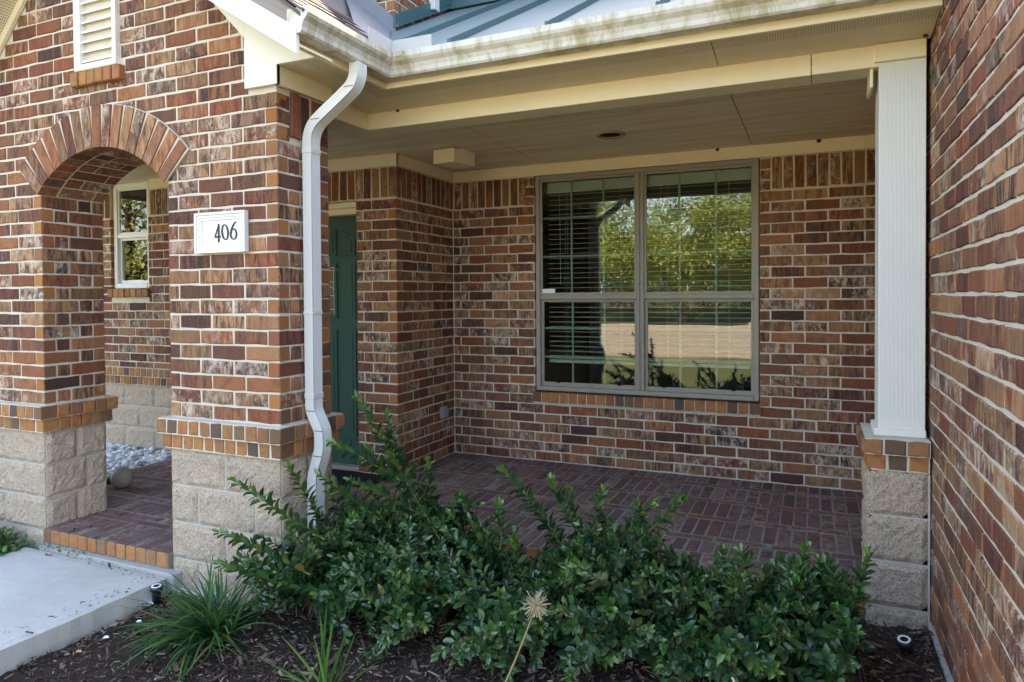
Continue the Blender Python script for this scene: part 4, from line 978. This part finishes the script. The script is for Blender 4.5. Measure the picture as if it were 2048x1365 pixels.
# solar path lights
def path_light(loc, tilt, lab, stake):
    t = thing('path_light', lab, 'garden light', loc, 'small solar path lights in the bed'); rt_ = Matrix.Translation(loc) @ Matrix.Rotation(tilt[0], 4, 'X') @ Matrix.Rotation(tilt[1], 4, 'Y')
    for nm, mt_, prof in (('housing', 'black_plastic', [(.001, .0), (.021, .002), (.022, .06), (.024, .064), (.0315, .068), (.033, .080), (.031, .088), (.024, .089)]), ('lens', 'lens_white', [(.024, .0885), (.024, .0895), (.0155, .0895), (.015, .0885)]), ('solar_cell', 'dark', [(.0152, .0884), (.001, .0886)])):
        B = MB().lathe(prof, (0, 0, 0), 24); B.V = [tuple(rt_ @ Vector(v)) for v in B.V]; B.build(nm, mt_, t, True)
    if stake:
        B = MB().prism([(-.06, -.012), (.0, -.018), (.02, 0), (.0, .018), (-.055, .006)], -.006, .004, 'Z'); mt_ = Matrix.Translation((loc[0]-.012, loc[1]-.02, loc[2]+.004)) @ Matrix.Rotation(R(25), 4, 'Z') @ Matrix.Rotation(R(-12), 4, 'Y'); B.V = [tuple(mt_ @ Vector(v)) for v in B.V]; B.build('stake_foot', 'lens_white', t)
q = px(313, 1196, 1, 2.45); path_light((q.x, q.y, gz(q.x, q.y)+.01), (R(4), R(5)), 'black solar path light on a white foot beside the walkway', True)
q = px(1812, 1330, 2, -.13); path_light((q.x, q.y, gz(q.x, q.y)-.02), (R(14), R(-6)), 'black solar path light leaning beside the right brick wall', False)

# ================================================================== PLANTS
def leaf_arrays(items):
    """items: (pos, dir, normal, length, width, young)"""
    n = len(items); P_ = np.array([i[0] for i in items]); D = np.array([i[1] for i in items], float); Nn = np.array([i[2] for i in items], float)
    L = np.array([i[3] for i in items])[:, None]; W_ = np.array([i[4] for i in items])[:, None]; yg = np.array([i[5] for i in items])
    D /= np.linalg.norm(D, axis=1)[:, None]; Nn -= D*(Nn*D).sum(1)[:, None]; Nn /= np.linalg.norm(Nn, axis=1)[:, None]+1e-9; S = np.cross(D, Nn)
    cu = RS.uniform(-.10, .22, (n, 1)); fd = RS.uniform(.10, .42, (n, 1))
    def pt(t, s, f): return P_+D*L*t+S*W_*s+Nn*(W_*abs(s)*f*2-L*cu*t*t)
    rows = [pt(0, 0, fd), pt(.30, -.42, fd), pt(.30, 0, fd), pt(.30, .42, fd), pt(.70, -.45, fd), pt(.70, 0, fd), pt(.70, .45, fd), pt(1.0, 0, fd)]
    V = np.stack(rows, 1).reshape(-1, 3); base = np.arange(n)[:, None]*8
    tri = np.array([[0, 2, 1], [0, 3, 2], [4, 5, 7], [5, 6, 7]]); quad = np.array([[1, 2, 5, 4], [2, 3, 6, 5]])
    T = (base[:, None]+tri[None]).reshape(-1, 3); Q = (base[:, None]+quad[None]).reshape(-1, 4)
    return V, T, Q, np.repeat(yg, 8)
def leaf_object(name, items, mat, parent):
    V, T, Q, yg = leaf_arrays(items); me = bpy.data.meshes.new(name)
    me.from_pydata(V.tolist(), [], T.tolist()+Q.tolist()); me.update()
    at = me.attributes.new('young', 'FLOAT', 'POINT'); at.data.foreach_set('value', yg.astype(np.float32))
    me.polygons.foreach_set('use_smooth', [True]*len(me.polygons)); return link(name, me, mat, parent)
def rv(s=1.0): return Vector((random.gauss(0, s), random.gauss(0, s), random.gauss(0, s)))
def leaves_on(path, t0, items, step=.0125, size=.044, tipyoung=.5, spread=.95):
    pts = [Vector(p) for p in path]; ln = [0]
    for a, b in zip(pts[:-1], pts[1:]): ln.append(ln[-1]+(b-a).length)
    tot = ln[-1]; s = tot*t0; ph = random.uniform(0, 6.28)
    while s <= tot:
        i = max(j for j in range(len(ln)-1) if ln[j] <= s); f = (s-ln[i])/max(1e-6, ln[i+1]-ln[i]); p = pts[i].lerp(pts[i+1], f); t = (pts[i+1]-pts[i]).normalized()
        a = t.orthogonal().normalized(); b = t.cross(a); out = a*math.cos(ph)+b*math.sin(ph); u = s/tot
        d = (t*(.35+.75*u**3)+out*spread+rv(.16)+Vector((0, 0, .10))); nrm = t*1.0-out*.25+Vector((0, 0, .5))+rv(.22)
        sz = size*random.uniform(.72, 1.15)*(1-.38*u**4); yg = max(0, min(1, tipyoung*(u**5)+random.gauss(0, .06)))
        items.append((p[:], d[:], nrm[:], sz, sz*random.uniform(.46, .58), yg)); ph += 2.4+random.gauss(0, .25); s += step*random.uniform(.75, 1.25)
    t = (pts[-1]-pts[-2]).normalized()
    for j in range(4):
        d = t+rv(.33); items.append((pts[-1][:], d[:], (rv(.6)+Vector((0, 0, .4)))[:], size*random.uniform(.5, .8), size*.26, max(0, min(1, tipyoung*random.uniform(.7, 1.3)))))
def bez(a, c, b, n=9): return [a*(1-t)**2+c*2*t*(1-t)+b*t*t for t in [i/(n-1) for i in range(n)]]
OUT = [(430, 1150), (480, 1075), (560, 1015), (640, 1010), (740, 985), (860, 985), (950, 1020), (1010, 1080), (1060, 1130), (1100, 1100), (1150, 1045), (1220, 1020), (1290, 1065), (1330, 1115), (1400, 1140), (1480, 1125), (1560, 1125), (1650, 1150), (1715, 1185), (1755, 1250)]
OX = []; OZ = []
for u, v in OUT: q = px(u, v, 1, 2.68); OX.append(q.x); OZ.append(q.z)
def topz(x): return float(np.interp(x, OX, OZ))
SH = [  # name label, base x, base y, half width, half depth, twigs, shoots [(base px, tip px, y)]
    ('dark green holly shrub in front of the pier, beside the downspout', -2.16, 2.66, .40, .32, 80, [((640, 1110), (437, 1128), 2.42), ((650, 1080), (468, 962), 2.44), ((655, 1060), (580, 935), 2.56), ((700, 1050), (660, 985), 2.7), ((620, 1150), (440, 1065), 2.40)]),
    ('tall holly shrub with the highest shoots, in front of the green door', -1.66, 2.72, .36, .36, 110, [((880, 1080), (715, 795), 2.62), ((800, 960), (665, 885), 2.62), ((790, 940), (775, 830), 2.64), ((860, 1040), (700, 960), 2.66), ((860, 1060), (858, 925), 2.76), ((900, 1060), (770, 870), 2.72), ((830, 1000), (735, 900), 2.7), ((760, 1040), (640, 950), 2.62)]),
    ('dense holly shrub left of the dried flower head', -1.20, 2.70, .34, .36, 110, [((1000, 1100), (1000, 1015), 2.62), ((930, 1060), (925, 990), 2.8), ((1060, 1180), (1025, 1090), 2.6)]),
    ('holly shrub with three upright shoots below the porch window', -.76, 2.74, .34, .36, 105, [((1130, 1100), (1010, 945), 2.70), ((1190, 1090), (1205, 985), 2.74), ((1160, 1080), (1105, 965), 2.86), ((1250, 1110), (1362, 1000), 2.72), ((1160, 1100), (1140, 985), 2.95), ((1290, 1120), (1275, 1015), 2.95), ((1130, 1120), (1060, 1000), 2.8), ((1230, 1100), (1300, 1010), 2.86)]),
    ('low holly shrub on the brick floor edge left of the stone column', -.30, 2.74, .34, .34, 95, [((1420, 1180), (1445, 1105), 2.8), ((1490, 1170), (1482, 1105), 2.78), ((1590, 1190), (1610, 1100), 2.84)]),
    ('holly shrub with one tall sprig against the stone column base', .04, 2.78, .20, .32, 60, [((1690, 1260), (1737, 1112), 2.82), ((1680, 1250), (1640, 1130), 2.9), ((1650, 1240), (1600, 1140), 2.8)])]
for lab, cx, cy, rx, ry, ntw, shoots in SH:
    sh = thing('holly_shrub', lab, 'shrub', (cx, cy, gz(cx, cy)), 'holly shrubs along the porch edge'); items = []; sb2 = MB()
    base = Vector((cx, cy, gz(cx, cy)))
    for i in range(int(ntw*1.6)):
        while True:
            a, r_ = random.uniform(0, 6.28), math.sqrt(random.random()); x, y = cx+rx*1.18*r_*math.cos(a), cy+ry*1.08*r_*math.sin(a)
            if y > 3.20 or (x < -2.31 and y > 2.50) or x > .33: continue
            if pj((x, y, .15))[0] > 1715: continue
            break
        g0 = gz(x, y); hh = max(.12, topz(x)-g0)*(1-.30*abs((y-cy)/ry)**2); z = g0+hh*max(.12, random.random()**.62)*(1-.12*r_**2)
        st = base+Vector((random.gauss(0, .05), random.gauss(0, .05), random.uniform(0, .05))); en = Vector((x, y, z))
        c_ = st.lerp(en, .35)+Vector((0, 0, hh*.28)); pth = bez(st, c_, en)
        sb2.tube(pth, [.005-.0036*t/8 for t in range(9)], 4, False); leaves_on(pth, .36, items, .0100, .061, random.choice((.03, .1, .25, .55)))
    if sb2.V: sb2.build('branches', 'woody', sh, True)
    leaf_object('foliage', items, 'leaf', sh)
    for (bu, bv), (tu, tv), y in shoots:
        p0, p1 = px(bu, bv, 1, y), px(tu, tv, 1, y+random.uniform(-.05, .05)); p0.z = min(p0.z, p1.z-.05); c_ = p0.lerp(p1, .5)+rv(.012)
        pth = bez(p0, c_, p1, 10); o = MB().tube(pth, [.0042-.0026*t/9 for t in range(10)], 5, False).build('sprig', 'twig', sh, True)
        it2 = []; leaves_on(pth, .04, it2, .0082, .064, .7, .85); leaf_object('sprig_leaves', it2, 'leaf', o)

def blade_mesh(base, d0, L, wd, droop, n=7, side=None):
    p = Vector(base); d = Vector(d0).normalized(); V = []; F = []; sd = d.cross(Vector((0, 0, 1))); sd = sd.normalized() if sd.length > .05 else Vector((1, 0, 0)); sd = (sd+rv(.18)).normalized()
    for i in range(n+1):
        t = i/n; wv = wd*(.55+.45*min(1, t*4))*(1-t**2.2)**.8+.0003; up_ = d.cross(sd).normalized()
        V += [p-sd*wv/2, p-up_*wv*.14, p+sd*wv/2]; p = p+d*(L/n); d = (d+Vector((0, 0, -droop/n*(.5+t)))).normalized()
    for i in range(n):
        for j in (0, 1): a = i*3+j; F.append((a, a+1, a+4, a+3))
    return mesh('blade', V, F, True)
q = px(432, 1282, 2, -.2); lc = Vector((q.x, q.y, gz(q.x, q.y))); lt = thing('liriope_clump', 'arching dark green grassy clump spilling over the mulch', 'grass clump', lc)
for i in range(270):
    a = random.gauss(3.75, 1.25) if random.random() < .72 else random.uniform(0, 6.28); el = random.uniform(.25, 1.25); b_ = lc+Vector((random.gauss(0, .035), random.gauss(0, .035), -.01))
    d = Vector((math.cos(a)*math.cos(el), math.sin(a)*math.cos(el), math.sin(el))); L = random.uniform(.24, .47)*(1.0 if el < .95 else .75); zmin = 0
    o = link('blade', blade_mesh(b_, d, L, random.uniform(.010, .016), random.uniform(.7, 1.7)), 'liriope_blade', lt)
    for v in o.data.vertices:
        gzv = gz(v.co.x, v.co.y)+.012
        if v.co.z < gzv: v.co.z = gzv+random.uniform(0, .006)
q = px(662, 1392, 2, -.17); lc = Vector((q.x, q.y, gz(q.x, q.y))); it = thing('iris_clump', 'bright green upright grassy blades in front of the holly', 'grass clump', lc)
for (tu, tv) in ((562, 1278), (600, 1262), (640, 1232), (655, 1205), (628, 1280), (668, 1240), (700, 1250), (716, 1262), (690, 1290), (740, 1300), (545, 1352), (585, 1330), (650, 1300), (676, 1310), (708, 1330), (610, 1310), (760, 1330), (530, 1330)):
    b_ = lc+Vector((random.gauss(0, .035), random.gauss(0, .02), -.015)); e_ = px(tu, tv, 1, lc.y-random.uniform(.0, .12)); d = (e_-b_); L = d.length
    d = d.normalized()+Vector((0, 0, .16)); link('blade', blade_mesh(b_, d, L*1.04, random.uniform(.012, .018), .35), 'iris_blade', it)
# small weeds / ground cover left of the walk
gcv = thing('ground_cover', 'low ivy leaved ground cover at the left pier foot', 'ground cover', (-4.5, 2.45, -.16)); items = []; st_ = MB()
for i in range(260):
    x, y = -4.29-abs(random.gauss(0, .22)), min(2.53, random.gauss(2.42, .09)); z0 = -.165; h = random.uniform(.03, .20)*(1 if x < -4.36 else .5)
    tp_ = Vector((x+random.gauss(0, .05), min(2.55, y+random.gauss(0, .05)), z0+h)); st_.tube([(x, y, z0-.01), ((x+tp_.x)/2, (y+tp_.y)/2, z0+h*.6), tp_], .0013, 4, False)
    for j in range(5):
        p_ = Vector((x, y, z0)).lerp(tp_, .35+.65*j/4); d = rv(1)+Vector((0, -.3, .3)); items.append((p_[:], d[:], (Vector((0, -.4, 1))+rv(.3))[:], random.uniform(.022, .042), random.uniform(.022, .036), 0))
for i in range(60):
    x = random.uniform(-4.30, -3.75); y = 2.556+random.uniform(-.03, .012); items.append(((x, y, -.085+random.uniform(0, .012)), rv(1)[:], (0, -.2, 1), random.uniform(.010, .018), random.uniform(.008, .014), 0))
stuff(st_.build('stems', 'twig', gcv)); leaf_object('foliage', items, 'ivy_leaf', gcv)
for lab, u, v in (('tiny green weed growing from the step joint at left', 147, 1062), ('tiny green weed growing between the step bricks', 180, 1055)):
    q = px(u, v, 2, .0); it2 = [((q.x+random.gauss(0, .008), q.y+random.gauss(0, .008), .001), (rv(1)+Vector((0, 0, .8)))[:], (0, 0, 1), .014, .008, 0) for _ in range(14)]; tag(leaf_object('weed', it2, 'ivy_leaf', None), lab, 'weed', 'weeds in the step joints')
# dried allium head on a bent stalk
b0, b1, b2 = px(1008, 1372, 1, 2.30), px(1040, 1285, 1, 2.30), px(1072, 1212, 1, 2.28); al = thing('dried_flower', 'dried pale flower head on a bent brown stalk', 'dried flower', (b0.x, b0.y, gz(b0.x, b0.y)))
MB().tube([(b0.x-.03, b0.y, gz(b0.x, b0.y)-.02)]+[tuple(p) for p in bez(b0, b1+Vector((.006, 0, -.02)), b2, 9)], [.0045]*4+[.0040]*3+[.0035]*3, 6).build('stalk', 'stalk', al, True)
fh = MB()
for i in range(105):
    d = rv(1).normalized(); d = (d+Vector((.05, 0, .18))).normalized(); L = random.uniform(.034, .056); m_ = b2+d*L*.5+rv(.003); fh.tube([b2+d*.003, m_, b2+d*L+rv(.003)], [.0010, .0008, .0012], 4, False)
fh.build('flower_head', 'straw', al)
q = px(1467, 1358, 1, 2.35); o = MB().tube([(q.x, q.y, gz(q.x, q.y)-.01), (q.x+.003, q.y, q.z-.01), (q.x-.004, q.y, q.z+.004)], [.005, .006, .004], 6).build('cut_stub', 'straw', None, True); tag(o, 'pale cut stub of a stem at the front of the bed', 'stub')
# fallen leaves on the mulch and floor
for lab, u, v, z, mt_ in (('small white scrap on the mulch left of the grassy clump', 205, 1288, None, 'lens_white'), ('curled brown leaf on the mulch near the bottom left corner', 150, 1318, None, 'stalk'), ('pale curled leaf on the mulch above the grassy clump', 271, 1252, None, 'lens_white')):
    q = px(u, v, 2, -.19); zz = gz(q.x, q.y)+.02; o = leaf_object('fallen_leaf', [((q.x, q.y, zz), (1, .3, .15), (0, -.3, 1), .034, .018, 0)], mt_, None); tag(o, lab, 'fallen leaf', 'scraps on the mulch')

# ================================================================== ACROSS THE STREET (seen in the window's reflection)
def tree(lab, x, y, H, cr, trunk_h, nleaf, mat, seed, z0=0.0):
    rg = random.Random(seed); t = thing('street_tree', lab, 'tree', (x, y, z0), 'trees across the street'); B = MB(); ends = []; base = Vector((x, y, z0-.2))
    top = Vector((x+rg.uniform(-.3, .3), y, z0+trunk_h)); B.tube([base, base.lerp(top, .5)+Vector((.08, 0, 0)), top], [.34, .26, .22], 10)
    for i in range(13):
        a = i*2.4+rg.uniform(-.4, .4); e = top+Vector((math.cos(a)*cr*rg.uniform(.45, .85), math.sin(a)*cr*rg.uniform(.45, .85), (H-trunk_h)*rg.uniform(.12, .85)))
        mid = top.lerp(e, .5)+Vector((0, 0, .5)); B.tube([top-Vector((0, 0, rg.uniform(0, .6))), mid, e], [.11, .07, .03], 6); ends += [e, mid.lerp(e, .5)]
        for j in range(3): f = mid+Vector((rg.gauss(0, 1), rg.gauss(0, 1), rg.gauss(.2, .7))); B.tube([mid, f], [.04, .015], 5); ends.append(f)
    B.build('trunk', 'bark', t, True); cz = z0+trunk_h+(H-trunk_h)*.45; clumps = list(ends)
    while len(clumps) < 130:
        d = Vector((rg.gauss(0, 1), rg.gauss(0, 1), rg.gauss(0, 1))).normalized()*rg.uniform(.6, 1.0); clumps.append(Vector((x+d.x*cr, y+d.y*cr, cz+d.z*(H-trunk_h)*.56)))
    items = []
    for i in range(nleaf):
        c_ = rg.choice(clumps); p_ = c_+Vector((rg.gauss(0, .55), rg.gauss(0, .55), rg.gauss(0, .42))); s_ = rg.uniform(.10, .20)
        items.append((p_[:], (rg.gauss(0, 1), rg.gauss(0, 1), rg.gauss(-.2, .8)), (rg.gauss(0, .6), rg.gauss(0, .6), 1), s_, s_*.62, 0))
    leaf_object('crown', items, mat, t)
tree('broad live oak across the street, reflected in the porch window', -6.9, -29.0, 10.5, 6.8, 1.9, 46000, 'tree_leaf', 1, .0)
tree('second green tree beside the oak, reflected at the left of the window', -14.5, -33.0, 10.5, 5.2, 2.4, 11000, 'tree_leaf', 2, .1)
tree('small orange leaved tree reflected at the right of the window', -2.6, -33.0, 5.6, 2.6, 1.4, 6000, 'autumn_leaf', 3, .1)
tree('green tree far behind the orange leaved one', -1.5, -44.0, 9.0, 4.6, 2.2, 7000, 'tree_leaf', 4, .3)
tree('tall green tree across the street at far left', -25, -38, 11, 5.5, 2.6, 7000, 'tree_leaf', 5, .2)
tree('tall green tree across the street at far right', 9, -36, 10, 5.0, 2.4, 7000, 'tree_leaf', 6, .2)
tree('unseen leafy tree added at far left to darken the reflection in the small window', -19, -5.5, 8.5, 4.5, 1.0, 9000, 'tree_leaf', 8, -.3)  # added out of view so the small window reflects something dark
for i_, (hx, lab) in enumerate(((-20, 'clipped hedge in front of the house across the street, at its left end'), (-12.5, 'clipped hedge in front of the house across the street, by its door'), (-4.5, 'clipped hedge across the street behind the oak trunk'), (2.5, 'clipped hedge across the street right of the orange tree'))):
    hd_ = thing('hedge', lab, 'hedge', (hx, -40, .2), 'hedges across the street'); it2 = [((hx+random.uniform(-3.6, 3.6), -40+random.gauss(0, .6), .3+random.random()**.7*(2.3+.5*math.sin(hx+i_))), rv(1)[:], (0, .3, 1), random.uniform(.16, .3), .14, 0) for _ in range(2600)]; leaf_object('foliage', it2, 'ivy_leaf', hd_)
oh = thing('neighbour_house', 'brown brick house across the street behind the trees', 'house', (-14, -52, .3))
box('wall', 'roof_far', oh, -26, -5, -58, -48, -.2, 3.4); MB().prism([(-47.4, 3.3), (-47.4, 3.5), (-53, 6.6), (-58.6, 3.5), (-58.6, 3.3)], -26.5, -4.5, 'X').build('roof', 'roof_far', oh)
for x in (-23, -18, -9): w_ = box('window', 'white_frame', oh, x-.9, x+.9, -47.98, -47.9, 1.0, 2.5); box('pane', 'door_glass', w_, x-.8, x+.8, -47.9, -47.88, 1.1, 2.4)
box('door', 'door_paint', oh, -14, -13, -47.98, -47.9, .1, 2.3)
for o in scene.objects:
    if '_e' in o.keys(): del o['_e']
